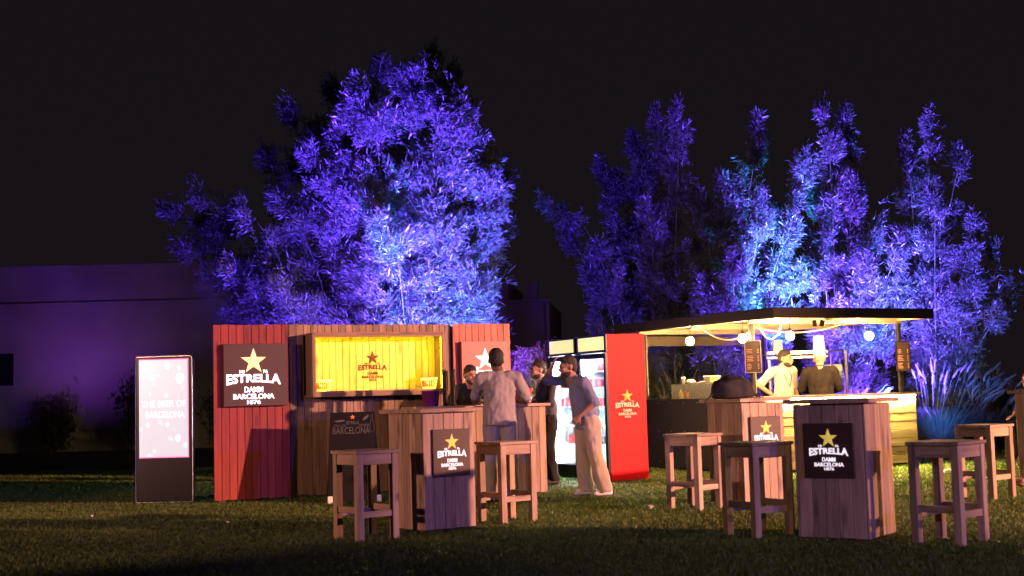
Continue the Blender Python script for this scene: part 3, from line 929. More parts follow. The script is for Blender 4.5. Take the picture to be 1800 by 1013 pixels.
bar = thing('bar_counter', 'long boarded bar counter the man in grey leans on', 'bar counter', (0.39, 17.07, 0), WA)
BL, BD = 1.75, 0.45
bx_ = bpy.data.objects.new('counter_body', None)
MB().box(-BL + 0.02, -0.02, 0.025, BD - 0.02, 0.02, 1.11).build('core', 'dark_core', bar)
n_ = 18
for k in range(n_):
    p = BL / n_
    obj('board', plank(p - 0.004, 0.02, 1.10, 'Z', 'pine_z'), None, bar, loc=(-BL + p * (k + 0.5), 0.01 + random.uniform(-0.0015, 0.0015), 0.57))
for k in range(4):
    p = (BD - 0.025) / 4
    obj('board', plank(p - 0.004, 0.02, 1.10, 'Z', 'pine_z'), None, bar, rot=(0, 0, R(90)), loc=(-0.0105, 0.023 + p * (k + 0.5), 0.57))
for k in range(4):
    p = (BD + 0.1) / 4
    obj('top_board', plank(0.036, p - 0.003, BL + 0.1, 'X', 'pine_x'), None, bar, loc=(-BL / 2, -0.05 + p * (k + 0.5), 1.142))
bpy.data.objects.remove(bx_)


def bar_pt(s, y, z):
    return (0.39 + s * math.cos(WA) - y * math.sin(WA), 17.07 + s * math.sin(WA) + y * math.cos(WA), z)


def make_stool(label, loc, rot, scale=1.0):
    t = thing('bar_stool', label, 'bar stool', loc, rot, 'wooden bar stools')
    s, l, H = 0.185, 0.033, 0.80
    for sx in (-1, 1):
        for sy in (-1, 1):
            obj('leg', stool_leg, None, t, loc=(sx * s, sy * s, 0))
    for sg in (-1, 1):
        obj('apron', stool_apron, None, t, loc=(0, sg * (s + 0.012), 0.725))
        obj('apron', stool_apron, None, t, loc=(sg * (s + 0.012), 0, 0.725), rot=(0, 0, R(90)))
        obj('stretcher', stool_str, None, t, loc=(0, sg * s, 0.235))
        obj('stretcher', stool_str, None, t, loc=(sg * s, 0, 0.275), rot=(0, 0, R(90)))
    for k in range(3):
        obj('seat_board', stool_seat, None, t, loc=(0, (k - 1) * 0.153, 0.7905))
    return t


stool_leg = MB().bbox(-0.033, 0.033, -0.033, 0.033, 0, 0.775, 0.004).mesh('leg'); stool_leg.materials.append(M['pine_z'])
stool_apron = plank(0.095, 0.022, 0.302, 'X', 'pine_x')
stool_str = plank(0.055, 0.035, 0.302, 'X', 'pine_x')
stool_seat = plank(0.028, 0.151, 0.462, 'X', 'pine_x')


def stool_at(near, ang):
    h = 0.185
    c, s = math.cos(ang), math.sin(ang)
    return (near[0] + h * (c - s), near[1] + h * (s + c), 0)


for lab, near, ang in (('bar stool standing in front of the chalkboard', (-1.42, 11.81), R(38)),
                       ('bar stool behind the grey shirted man, right of the blue shadowed table', (-0.15, 13.12), R(36)),
                       ('bar stool standing in front of the black stall panel', (1.91, 13.95), R(46)),
                       ('bar stool close to the left side of the nearest right table', (2.01, 11.20), R(30)),
                       ('bar stool nearest the right edge of the picture, in front', (3.43, 10.30), R(43)),
                       ('dim bar stool standing behind the front right stool', (5.12, 14.25), R(38))):
    make_stool(lab, stool_at(near, ang), ang)


# buckets and cup stacks on the bar
M['purple_plastic'] = pm('purple_bucket_plastic', (0.20, 0.03, 0.20), 0.4)
M['red_plastic'] = pm('red_bucket_plastic', (0.55, 0.03, 0.10), 0.4)
for nm, s, y, mt, lab in (('beer_bucket', -1.52, 0.14, 'purple_plastic', 'purple bucket standing on the left end of the bar counter'),
                          ('beer_bucket', -0.24, 0.14, 'red_plastic', 'crimson bucket on the bar right of the grey shirted man')):
    b_ = thing(nm, lab, 'bucket', bar_pt(s, y, 1.1605), 0)
    bucket_mesh(0.088, 0.115, 0.2).build('pail', mt, b_, smooth=True)
    hd = MB().tube([(0.118 * math.cos(a), -0.02, 0.185 - 0.10 * math.sin(a)) for a in [math.pi * k / 12 for k in range(13)]], 0.003, 5)
    hd.build('handle', 'steel', b_, rot=(R(-50), 0, 0), loc=(0, -0.12, 0.06))
M['cup'] = pm('dark_plastic_cup', (0.02, 0.014, 0.018), 0.25)
for s, y, h, lab in ((-1.33, 0.12, 0.44, 'tall stack of dark cups beside the purple bucket, left one'), (-1.22, 0.14, 0.47, 'tall stack of dark cups nearest the crouching barman'),
                     (-0.40, 0.30, 0.36, 'stack of dark cups behind the crimson bucket, left one'), (-0.31, 0.34, 0.37, 'stack of dark cups behind the crimson bucket, right one')):
    mb = MB()
    prof = [(0.001, 0)]
    n = int(h / 0.018)
    for k in range(n):
        prof += [(0.034, k * h / n), (0.037, (k + 0.85) * h / n), (0.040, (k + 0.9) * h / n), (0.040, (k + 0.98) * h / n)]
    prof += [(0.041, h), (0.036, h), (0.034, h - 0.03), (0.001, h - 0.04)]
    o = mb.lathe(prof, 16).build('cup_stack', 'cup', None, True, loc=bar_pt(s, y, 1.1605))
    tag(o, lab, 'cups', 'dark cup stacks on the bar')

# chalkboard
cb = thing('chalkboard', 'black pavement chalkboard leaning against the bar wall behind the stool', 'chalkboard', (-2.02, 16.35, 0), R(10))
tl = R(-9)
MB().add([(-0.33, -0.012, 0.02), (0.33, -0.012, 0.02), (0.275, -0.012, 1.13), (-0.275, -0.012, 1.13), (-0.33, 0.012, 0.02), (0.33, 0.012, 0.02), (0.275, 0.012, 1.13), (-0.275, 0.012, 1.13)],
         [(0, 1, 2, 3), (5, 4, 7, 6), (1, 5, 6, 2), (4, 0, 3, 7), (3, 2, 6, 7), (4, 5, 1, 0)]).build('board', pm('chalkboard_black', (0.007, 0.0065, 0.007), 0.8, var=0.4, scale=5, spec=0.15), cb, rot=(tl, 0, 0))
MB().add([(-0.33, -0.012, 0.02), (0.33, -0.012, 0.02), (0.275, -0.012, 1.10), (-0.275, -0.012, 1.10), (-0.33, 0.012, 0.02), (0.33, 0.012, 0.02), (0.275, 0.012, 1.10), (-0.275, 0.012, 1.10)],
         [(0, 1, 2, 3), (5, 4, 7, 6), (1, 5, 6, 2), (4, 0, 3, 7), (3, 2, 6, 7), (4, 5, 1, 0)]).build('rear_board', 'black_matt', cb, rot=(-tl, 0, 0), loc=(0, 0.37, 0))
for sx in (-1, 1):
    MB().bbox(sx * 0.30 - 0.03, sx * 0.30 + 0.03, -0.03, 0.02, 0, 0.09, 0.004).build('foot', 'white_plastic', cb)
fa = bpy.data.objects.new('x', None)


def chalk(x, z, fn, *a, **k):
    fn(*a, **k)


yy, ct, st_ = -0.0135, math.cos(tl), math.sin(tl)


def cbp(x, z):
    return (x, yy * ct - z * st_, yy * st_ + z * ct)


flat_text('BARCELONA', 0.085, 'chalk', cb, cbp(-0.02, 0.855), width=0.46, tilt=tl)
flat_text('ESTRELLA', 0.04, 'chalk', cb, cbp(0.0, 0.975), width=0.16, bold=0.02, tilt=tl)
flat_text('CASA DEL', 0.032, 'chalk', cb, cbp(-0.16, 0.945), width=0.16, tilt=tl)
flat_text('cerveza', 0.03, 'chalk', cb, cbp(0.14, 0.945), width=0.13, tilt=tl)
s_ = MB().add([(a, -0.002, b) for a, b, c in star_geo(0.035)[0][:10]] + [(0, -0.002, 0)], [(k, (k + 1) % 10, 10) for k in range(10)])
s_.build('star', 'orange_chalk', cb, loc=cbp(0, 1.065), rot=(tl, 0, 0))
for cx_, cz, rx_, rz_, an in ((-0.16, 1.02, 0.065, 0.012, 0.05), (0.165, 1.055, 0.05, 0.016, 0.7)):
    n = 14
    vs = [(cx_ + rx_ * math.cos(q) * math.cos(an) - rz_ * math.sin(q) * math.sin(an), -0.002, cz + rx_ * math.cos(q) * math.sin(an) + rz_ * math.sin(q) * math.cos(an)) for q in [2 * math.pi * k / n for k in range(n)]]
    MB().add([Vector(cbp(v[0], v[2])) + Vector((0, -0.002, 0)) for v in vs], [tuple(range(n))]).build('leaf_drawing', 'chalk', cb)
bt = [(0.215, 0.88), (0.215, 0.97), (0.23, 1.02), (0.23, 1.09), (0.25, 1.09), (0.25, 1.02), (0.265, 0.97), (0.265, 0.88), (0.215, 0.88)]
MB().tube([Vector(cbp(*q)) + Vector((0, -0.002, 0)) for q in bt], 0.003, 4).build('bottle_drawing', 'chalk', cb)
bpy.data.objects.remove(fa)


# ------------------------------------------------------------------ drinks fridges
FA = math.atan2(20.52 - 18.94, 0.52 - 1.33)      # direction along the fronts, away from the near corner
FW, FD, FH = 0.84, 0.66, 2.12
M['fridge_red'] = pm('red_fridge_vinyl', (0.78, 0.010, 0.010), 0.45, var=0.03, spec=0.1)
M['header_lit'] = emis('lit_header_panel', (1.0, 0.82, 0.36), 1.0)
M['fridge_led'] = emis('fridge_led_tube', (0.90, 0.96, 1.0), 1400.0)
M['dark_red'] = pm('dark_red_trim', (0.10, 0.012, 0.015), 0.4)


def fridge(label, loc, side):
    """local x runs along the front from left (0) to right (FW), front at y=0 facing -y"""
    t = thing('drinks_fridge', label, 'fridge', loc, FA - math.pi, 'drinks fridges')
    e = 0.035
    MB().box(0, e, 0.03, FD, 0.0, FH).build('side_wall', 'black', t)
    sw = MB().box(FW - e, FW, 0.03, FD, 0.0, FH).build('side_wall', 'fridge_red' if side else 'black', t)
    if side:
        sw['label'] = 'red side wall printed with star and letters'
        so = bpy.data.objects.new('x', None)
        logo(t, (FW + 0.012, FD / 2 + 0.0, 1.08), 0.40, 'gold_print', 'cream_print', rotz=R(90))
        bpy.data.objects.remove(so)
    MB().box(e, FW - e, FD - 0.03, FD - 0.001, 0.0, FH - 0.002).build('back_wall', 'fridge_white', t)
    MB().box(e, FW - e, 0.03, FD - 0.03, FH - 0.03, FH - 0.001).build('top', 'black', t)
    MB().box(e, FW - e, 0.04, FD - 0.03, 0.0, 0.20).build('base', 'black', t)
    MB().box(e, FW - e, 0.05, FD - 0.031, 0.201, 0.22).build('liner_floor', 'fridge_white', t)
    MB().box(e, e + 0.012, 0.05, FD - 0.031, 0.221, 1.84).build('liner_side', 'fridge_white', t)
    MB().box(FW - e - 0.012, FW - e, 0.05, FD - 0.031, 0.221, 1.84).build('liner_side', 'fridge_white', t)
    MB().box(e, FW - e, 0.05, FD - 0.031, 1.84, 1.86).build('liner_top', 'fridge_white', t)
    hd = MB().bbox(0.0, FW, 0.0, 0.028, 1.86, FH, 0.004).build('header', 'black', t)
    MB().box(0.05, FW - 0.05, -0.006, -0.001, 1.895, FH - 0.03).build('lit_panel', 'header_lit', hd)
    dr = MB()
    dr.box(0.004, 0.062, -0.01, 0.028, 0.12, 1.845).box(FW - 0.062, FW - 0.004, -0.01, 0.028, 0.12, 1.845)
    dr.box(0.062, FW - 0.062, -0.01, 0.028, 0.12, 0.205).box(0.062, FW - 0.062, -0.01, 0.028, 1.775, 1.845)
    d_ = dr.build('door', 'black', t)
    MB().box(0.063, FW - 0.063, 0.005, 0.012, 0.206, 1.774).build('pane', 'glass', d_)
    MB().bbox(0.02, 0.045, -0.06, -0.011, 0.8, 1.2, 0.004).build('handle', 'steel', d_)
    for x in (0.052, FW - 0.064):
        MB().box(x, x + 0.012, 0.05, 0.066, 0.24, 1.80).build('led_tube', 'fridge_led', t)
    MB().box(0.1, FW - 0.1, 0.05, 0.066, 1.80, 1.815).build('led_tube', 'fridge_led', t)
    for z in (0.52, 0.80, 1.08, 1.36, 1.6):
        MB().box(e + 0.013, FW - e - 0.013, 0.08, FD - 0.04, z - 0.012, z).build('shelf', 'fridge_white', t)
    MB().box(-0.012, 0.0, 0.0, FD, 0.1, FH).build('trim', 'dark_red', t)
    return t


fd = Vector((math.cos(FA), math.sin(FA), 0))
fN = Vector((1.33, 18.94, 0))
f_right = fridge('right drinks fridge with bright red side wall and star logo', fN + fd * FW, True)
f_left = fridge('left drinks fridge with white lit shelves behind the man touching his forehead', fN + fd * (2 * FW + 0.05), False)


def fridge_pt(root, x, y, z):
    a = FA - math.pi
    return (root.location.x + x * math.cos(a) - y * math.sin(a), root.location.y + x * math.sin(a) + y * math.cos(a), z)


M['can_red'] = pm('red_can', (0.62, 0.025, 0.03), 0.3, 0.3)
M['can_top'] = pm('aluminium_lid', (0.7, 0.7, 0.7), 0.3, 1.0)
M['bottle_blue'] = pm('pale_blue_bottle', (0.45, 0.62, 0.72), 0.15)
M['dark_can'] = pm('dark_can', (0.10, 0.06, 0.09), 0.3)
can_me = MB().lathe([(0.001, 0.0), (0.028, 0.0), (0.033, 0.008), (0.033, 0.105), (0.027, 0.118), (0.027, 0.121), (0.001, 0.119)], 14).mesh('drink_can', True)
can_me.materials.append(M['can_red'])
can2_me = can_me.copy(); can2_me.materials.clear(); can2_me.materials.append(M['dark_can'])
bot_me = MB().lathe([(0.001, 0.0), (0.033, 0.0), (0.035, 0.01), (0.035, 0.15), (0.014, 0.2), (0.013, 0.225), (0.015, 0.226), (0.015, 0.24), (0.001, 0.24)], 14).mesh('water_bottle', True)
bot_me.materials.append(M['bottle_blue'])
for root, wh in ((f_right, 'right'), (f_left, 'left')):
    for z, sn in ((1.6, 'top'), (1.36, 'second'), (1.08, 'third')):
        for k in range(9):
            if sn == 'top' and k < 3: continue
            o = obj('drink_can', can_me, None, None, loc=fridge_pt(root, 0.12 + k * 0.074, 0.16 + 0.02 * (k % 2), z))
            tag(o, 'red drink can in the %s shelf row of the %s fridge' % (sn, wh), 'can', 'red cans in the %s fridge, %s shelf' % (wh, sn))
    for k in range(8):
        o = obj('water_bottle', bot_me, None, None, loc=fridge_pt(root, 0.13 + k * 0.083, 0.17, 0.80))
        tag(o, 'pale water bottle in the row inside the %s fridge' % wh, 'bottle', 'water bottles in the %s fridge' % wh)
    for k in range(6):
        o = obj('drink_can', can2_me if wh == 'right' else can_me, None, None, loc=fridge_pt(root, 0.30 + k * 0.078, 0.17, 0.52))
        tag(o, '%s drink can low down inside the %s fridge' % ('dark' if wh == 'right' else 'red', wh), 'can', 'lower cans in the %s fridge' % wh)


# ------------------------------------------------------------------ food stall
SA = R(28)
SC = Vector((3.79, 19.0, 0))
su, sv = Vector((math.cos(SA), math.sin(SA), 0)), Vector((-math.sin(SA), math.cos(SA), 0))


def sp(a, b, z):
    return tuple(SC + su * a + sv * b + Vector((0, 0, z)))


stall = thing('food_stall', 'open food stall with flat black roof, bare bulbs and plank counter', 'stall', tuple(SC), SA)
RW, RD, RZ = 3.12, 4.3, 2.29
M['cream'] = pm('cream_ceiling', (0.13, 0.10, 0.065), 0.8, var=0.2, scale=4)
M['roof_black'] = pm('black_roof_felt', (0.018, 0.015, 0.016), 0.75, var=0.3)
rf = MB().bbox(0, RW, 0, RD, RZ + 0.06, RZ + 0.15, 0.006).build('roof', 'roof_black', stall)
MB().box(0.04, RW - 0.04, 0.04, RD - 0.04, RZ + 0.045, RZ + 0.058).build('ceiling', 'cream', rf)
MB().bbox(-0.012, RW + 0.012, -0.03, -0.001, RZ, RZ + 0.155, 0.004).build('fascia', 'roof_black', rf)
MB().bbox(-0.03, -0.001, -0.03, RD, RZ - 0.002, RZ + 0.155, 0.004).build('fascia', 'roof_black', rf)
MB().bbox(RW + 0.001, RW + 0.03, -0.03, RD, RZ, RZ + 0.155, 0.004).build('fascia', 'roof_black', rf)
M['beam'] = pm('pale_beam', (0.42, 0.33, 0.22), 0.7)
for b in (0.62, 2.1, 3.6):
    MB().bbox(0.03, RW - 0.03, b - 0.03, b + 0.03, RZ - 0.045, RZ + 0.044, 0.004).build('beam', 'beam', rf)
for a in (0.1, 1.55, 3.0):
    MB().bbox(a - 0.025, a + 0.025, 0.05, RD - 0.05, RZ + 0.0, RZ + 0.043, 0.004).build('rafter', 'beam', rf)
MB().bbox(0.05, RW - 0.05, RD - 0.12, RD - 0.09, RZ - 0.22, RZ - 0.05, 0.004).build('rear_valance', 'cream', rf)
for a, b in ((0.1, 0.66), (2.95, 0.55), (0.1, 3.55), (2.95, 3.9)):
    MB().bbox(a - 0.03, a + 0.03, b - 0.03, b + 0.03, 1.152 if b < 1 else 0, RZ - 0.05, 0.004).build('post', 'roof_black', stall)
    MB().bbox(a + 0.031, a + 0.045, b - 0.02, b + 0.02, 1.2, RZ - 0.06, 0.002).build('post_trim', 'beam', stall)
# plank counter along the front, black panel on the left side
CB, CA0, CA1, CH = 0.45, 0.12, 3.14, 1.15
for k in range(8):
    z0 = 0.05 + k * 0.13
    obj('counter_plank', plank(0.124, 0.022, CA1 - CA0, 'X', 'plank_x'), None, stall, loc=((CA0 + CA1) / 2, CB + random.uniform(-0.003, 0.003), z0 + 0.065))
MB().box(CA0 + 0.01, CA1 - 0.01, CB + 0.016, CB + 0.05, 0.03, 1.09).build('counter_core', 'dark_core', stall)
MB().bbox(CA1 - 0.022, CA1, CB + 0.013, CB + 0.55, 0.03, 1.09, 0.003).build('counter_end', 'plank_x', stall)
for k in range(4):
    obj('counter_top_board', plank(0.036, 0.167, CA1 - CA0 + 0.12, 'X', 'pine_x'), None, stall, loc=((CA0 + CA1) / 2, CB - 0.06 + 0.17 * k + 0.06, 1.132))
MB().box(CA0 + 0.05, CA1 - 0.03, CB - 0.04, CB - 0.026, 1.096, 1.108).build('led_strip', emis('counter_led', (1.0, 0.76, 0.22), 3600), stall)
lp = MB().bbox(0.06, 0.09, CB + 0.02, 3.6, 0.03, 1.13, 0.004).build('side_panel', 'black_matt', stall)
MB().bbox(0.04, 0.11, CB + 0.02, 3.62, 1.131, 1.145, 0.003).build('side_panel_cap', 'roof_black', stall)
scw = MB()
for y in np.linspace(CB + 0.15, 3.5, 9):
    for z in (0.12, 0.62, 1.08):
        scw.sphere((0.058, y, z), 0.008, 6, 4)
scw.build('screw_heads', 'steel', lp)
MB().bbox(0.11, 0.62, 1.3, 3.5, 1.07, 1.10, 0.004).build('side_worktop', 'steel', stall)
MB().bbox(0.13, 0.6, 1.35, 3.45, 0.0, 1.069, 0.004).build('side_cabinet', 'black_matt', stall)

# hanging cables
cab = pm('cream_hose', (0.55, 0.42, 0.25), 0.5)


def catenary(p, q, sag, n=14):
    p, q = Vector(p), Vector(q)
    return [p.lerp(q, k / n) - Vector((0, 0, sag * 4 * (k / n) * (1 - k / n))) for k in range(n + 1)]


tag(MB().tube(catenary(sp(0.08, 1.9, 2.28), sp(0.1, 0.72, 2.12), 0.16), 0.011, 6).build('hose', cab, None, True), 'pale hose sagging under the roof between the two left bulbs', 'hose')
tag(MB().tube([sp(0.2, 0.62, 2.28), sp(0.22, 0.58, 2.15), sp(0.27, 0.54, 2.03), sp(0.36, 0.5, 2.0), sp(0.46, 0.47, 2.08), sp(0.5, 0.45, 2.22), sp(0.5, 0.45, 2.3)], 0.012, 6).build('hose', cab, None, True),
    'pale hose looped beside the front left post of the stall', 'hose')
tag(MB().tube(catenary(sp(0.75, 1.4, 2.24), sp(2.0, 0.6, 2.29), 0.13), 0.011, 6).build('hose', cab, None, True), 'pale cable drooping under the roof above the chef hat', 'cable')
tag(MB().tube(catenary(sp(1.5, 0.3, 2.29), sp(1.9, 0.62, 2.26), 0.05), 0.006, 6).build('cable', 'black', None, True), 'short dark cable clipped under the stall roof', 'cable')
tag(MB().bbox(-0.03, 0.03, -0.03, 0.03, -0.1, 0, 0.004).build('cable_clamp', 'black', None, loc=sp(1.15, 0.45, 2.29)), 'small black clamp hanging from the roof left of the other clamp', 'clamp')
tag(MB().bbox(-0.035, 0.035, -0.03, 0.03, -0.1, 0, 0.004).build('cable_clamp', 'black', None, loc=sp(1.32, 0.45, 2.29), rot=(0, 0.3, 0)), 'small black clamp hanging from the roof above the black jacket', 'clamp')

# bulbs
M['bulb'] = emis('glowing_bulb', (1.0, 0.60, 0.25), 1650)
for (a, b), z, lab in (((0.08, 2.2), 2.06, 'round glowing bulb at the left over the stall counter side'), ((0.06, 0.82), 2.03, 'round glowing bulb touching the front left stall post'),
                       ((0.52, 0.28), 2.04, 'round glowing bulb over the white shirted man'), ((1.93, 0.12), 2.03, 'round glowing bulb at the right under the stall roof')):
    b_ = thing('light_bulb', lab, 'light bulb', sp(a, b, z), 0, 'bare bulbs under the stall roof')
    MB().sphere((0, 0, 0), 0.064, 18, 12).build('globe', 'bulb', b_, True)
    MB().lathe([(0.001, 0.115), (0.02, 0.115), (0.022, 0.045), (0.016, 0.04), (0.001, 0.04)], 12).build('socket', 'black', b_, True)
    MB().tube([(0, 0, 0.11), (0.01, 0, RZ + 0.02 - z)], 0.004, 5).build('cord', 'black', b_)

# menu boards on the posts
for (a, b), zc, lab in (((0.06, 0.60), 1.75, 'framed dark menu board hung on the front left stall post'), ((2.95, 0.48), 1.72, 'dark menu board hung on the front right stall post')):
    mbd = thing('menu_board', lab, 'menu board', sp(a, b, zc), R(6) if a < 1 else R(12), 'menu boards on the stall posts')
    MB().bbox(-0.12, 0.12, -0.02, 0.0, -0.235, 0.235, 0.004).build('panel', pm('menu_brown', (0.05, 0.03, 0.025), 0.5), mbd)
    fm = MB()
    fm.box(-0.125, -0.117, -0.026, -0.0201, -0.24, 0.24).box(0.117, 0.125, -0.026, -0.0201, -0.24, 0.24).box(-0.117, 0.117, -0.026, -0.0201, 0.232, 0.24).box(-0.117, 0.117, -0.026, -0.0201, -0.24, -0.232)
    fm.build('frame', 'beam' if a < 1 else 'black', mbd)
    tx = MB()
    for k in range(13):
        if k in (3, 8): continue
        z = 0.10 - k * 0.024
        wd_ = random.uniform(0.05, 0.10)
        x = -0.095
        while x < -0.095 + wd_:
            ww = random.uniform(0.006, 0.02)
            tx.box(x, x + ww, -0.0225, -0.0205, z, z + 0.010); x += ww + 0.004
        tx.box(0.07, 0.09, -0.0225, -0.0205, z, z + 0.010)
    tx.build('menu_lines', 'menu_print', mbd)

# acrylic box and things on the left side of the stall
ax = thing('acrylic_case', 'clear acrylic sneeze guard case on the stall side counter', 'display case', sp(0.36, 2.2, 1.1), SA)
for args in ((-0.2, 0.2, -0.68, -0.672, 0, 0.27), (-0.2, 0.2, 0.672, 0.68, 0, 0.27), (-0.2, -0.192, -0.671, 0.671, 0, 0.27), (0.192, 0.2, -0.671, 0.671, 0, 0.27), (-0.2, 0.2, -0.68, 0.68, 0.271, 0.279)):
    MB().box(*args).build('pane', 'acrylic', ax)
sq = pm('yellow_mustard', (0.75, 0.55, 0.02), 0.35)
kt = pm('ketchup_red', (0.55, 0.10, 0.03), 0.35)
bot = [(0.001, 0), (0.034, 0), (0.036, 0.01), (0.036, 0.13), (0.022, 0.155), (0.01, 0.16), (0.005, 0.2), (0.001, 0.2)]
o = thing('sauce_bottle', 'yellow squeeze bottle inside the acrylic case', 'bottle', sp(0.24, 2.72, 1.103))
MB().lathe(bot[:5] + [(0.001, 0.156)], 14).build('body', sq, o, True); MB().lathe([(0.022, 0.156), (0.01, 0.165), (0.005, 0.205), (0.001, 0.205)], 12).build('nozzle', 'white_plastic', o, True)
o = thing('sauce_bottle', 'brownish red squeeze bottle beside the yellow one in the case', 'bottle', sp(0.26, 2.57, 1.103))
MB().lathe([(0.001, 0), (0.026, 0), (0.026, 0.09), (0.014, 0.115), (0.001, 0.116)], 14).build('body', kt, o, True); MB().lathe([(0.015, 0.1165), (0.015, 0.14), (0.001, 0.141)], 12).build('cap', 'gold_print', o, True)
o = thing('food_tub', 'white tub with a green label on top of the acrylic case', 'tub', sp(0.34, 2.0, 1.382), SA)
MB().lathe([(0.001, 0), (0.12, 0), (0.135, 0.1), (0.14, 0.1), (0.14, 0.115), (0.001, 0.118)], 20).build('pail', 'white_plastic', o, True)
band(0.1225, 0.1345, 0.02, 0.09, R(215), R(262)).build('label_print', pm('green_label', (0.25, 0.55, 0.08), 0.5), o)
o = thing('spray_can', 'white bottle lying on top of the acrylic case', 'bottle', sp(0.32, 2.6, 1.38), SA)
MB().lathe([(0.001, 0), (0.035, 0), (0.036, 0.16), (0.015, 0.18), (0.015, 0.2), (0.001, 0.2)], 14).build('body', 'white_plastic', o, True, rot=(R(90), 0, 0), loc=(0, 0.05, 0.037))
MB().lathe([(0.001, 0), (0.03, 0), (0.03, 0.09), (0.036, 0.09), (0.036, 0.12), (0.001, 0.12)], 14).build('jar', 'white_plastic', o, True, loc=(0, 0.16, 0.0))
o = thing('spatula', 'pale wooden spatula lying across the acrylic case', 'spatula', sp(0.30, 2.15, 1.384), SA)
MB().tube([(0, 0.25, 0.01), (0, -0.1, 0.03)], 0.01, 6).build('handle', 'beam', o)
MB().bbox(-0.04, 0.04, -0.26, -0.1, 0.02, 0.03, 0.003).build('blade', 'beam', o)

# steel shelf rack at the back of the stall
rk = thing('steel_rack', 'steel shelf rack behind the two men in the stall', 'rack', sp(2.6, 2.4, 0), R(2))
for z0, z1 in ((1.86, 1.90), (1.77, 1.81)):
    MB().bbox(-0.66, 0.40, -0.02, 0.02, z0, z1, 0.004).build('rail', 'steel', rk)
MB().bbox(-0.66, 0.40, 0.021, 0.3, 1.84, 1.852, 0.003).build('upper_shelf', 'steel', rk)
for x in (-0.62, 0.70):
    MB().bbox(x - 0.02, x + 0.02, -0.02, 0.02, 0, 1.9 if x > 0 else 1.76, 0.003).build('post', 'steel', rk)
MB().bbox(0.401, 0.72, -0.015, 0.015, 1.87, 1.90, 0.003).build('rail', 'frame_metal', rk)
MB().bbox(0.2, 0.679, -0.015, 0.3, 1.42, 1.45, 0.003).build('lower_shelf', 'steel', rk)
o = thing('salad_box', 'white food box with green leaves on the steel rack shelf', 'food box', (rk.location.x + 0.5, rk.location.y + 0.12, 1.452), R(2))
MB().bbox(-0.14, 0.14, -0.1, 0.1, 0.07, 0.2, 0.02).build('lid', 'white_plastic', o)
MB().bbox(-0.135, 0.135, -0.095, 0.095, 0, 0.068, 0.01).build('tray', pm('salad_green', (0.35, 0.45, 0.12), 0.6, var=0.5, scale=30), o)

# backpack on the middle table
bp_t = thing('backpack', 'black backpack slumped on the bar table top', 'backpack', (2.42, 14.62, 1.161), R(5))
bm = bmesh.new()
bmesh.ops.create_icosphere(bm, subdivisions=4, radius=1)
for v in bm.verts:
    c = v.co
    nrm = 1 + 0.10 * mnoise.noise(c * 2.2) + 0.04 * mnoise.noise(c * 6)
    z = c.z if c.z > -0.35 else -0.35 + (c.z + 0.35) * 0.15
    pw = lambda q: math.copysign(abs(q) ** 0.75, q)
    v.co = Vector((pw(c.x) * 0.235 * nrm * (1 - 0.16 * max(0, z)), pw(c.y) * 0.15 * nrm, (pw(z) * 0.165 + 0.085) * nrm))
mz = min(v.co.z for v in bm.verts)
for v in bm.verts:
    v.co.z -= mz
me = bpy.data.meshes.new('bag'); bm.to_mesh(me); bm.free()
me.polygons.foreach_set('use_smooth', [True] * len(me.polygons))
M['nylon'] = pm('black_nylon', (0.012, 0.010, 0.011), 0.75, var=0.3, scale=20, bump=0.2)
obj('bag', me, 'nylon', bp_t)
MB().tube([(-0.18, -0.05, 0.10), (-0.27, -0.08, 0.035), (-0.33, -0.10, -0.02), (-0.36, -0.115, -0.08)], 0.011, 6).build('strap', 'nylon', bp_t, True)
MB().tube([(0.17, -0.04, 0.10), (0.26, -0.06, 0.03), (0.3, -0.02, 0.012)], 0.016, 6).build('strap', 'nylon', bp_t, True)

# litter on the lawn
M['paper'] = pm('white_paper', (0.75, 0.72, 0.68), 0.8)
for x, y, sz, lab in ((1.42, 14.15, 0.04, 'crumpled white paper scrap on the lit grass left of the stools'), (5.95, 18.2, 0.07, 'crumpled white paper on the grass at the far right'),
                      (5.95, 15.6, 0.09, 'crumpled brown paper bag on the grass near the right edge'),
                      (-4.9, 15.2, 0.016, 'tiny pale scrap on the dark grass in front of the totem'),
                      (-0.75, 14.6, 0.016, 'tiny pale scrap on the grass behind the chalkboard stool'),
                      (-3.05, 13.9, 0.018, 'tiny pale scrap on the dark grass in front of the red wing')):
    bm = bmesh.new(); bmesh.ops.create_icosphere(bm, subdivisions=2, radius=sz)
    for v in bm.verts:
        v.co *= 1 + 0.5 * mnoise.noise(v.co * 60); v.co.z = v.co.z * 0.6 + sz * 0.75
    me = bpy.data.meshes.new('paper_scrap'); bm.to_mesh(me); bm.free()
    tag(obj('paper_scrap', me, 'paper' if 'brown' not in lab else pm('brown_paper', (0.25, 0.15, 0.10), 0.8), None, loc=(x, y, 0.01)), lab, 'litter')


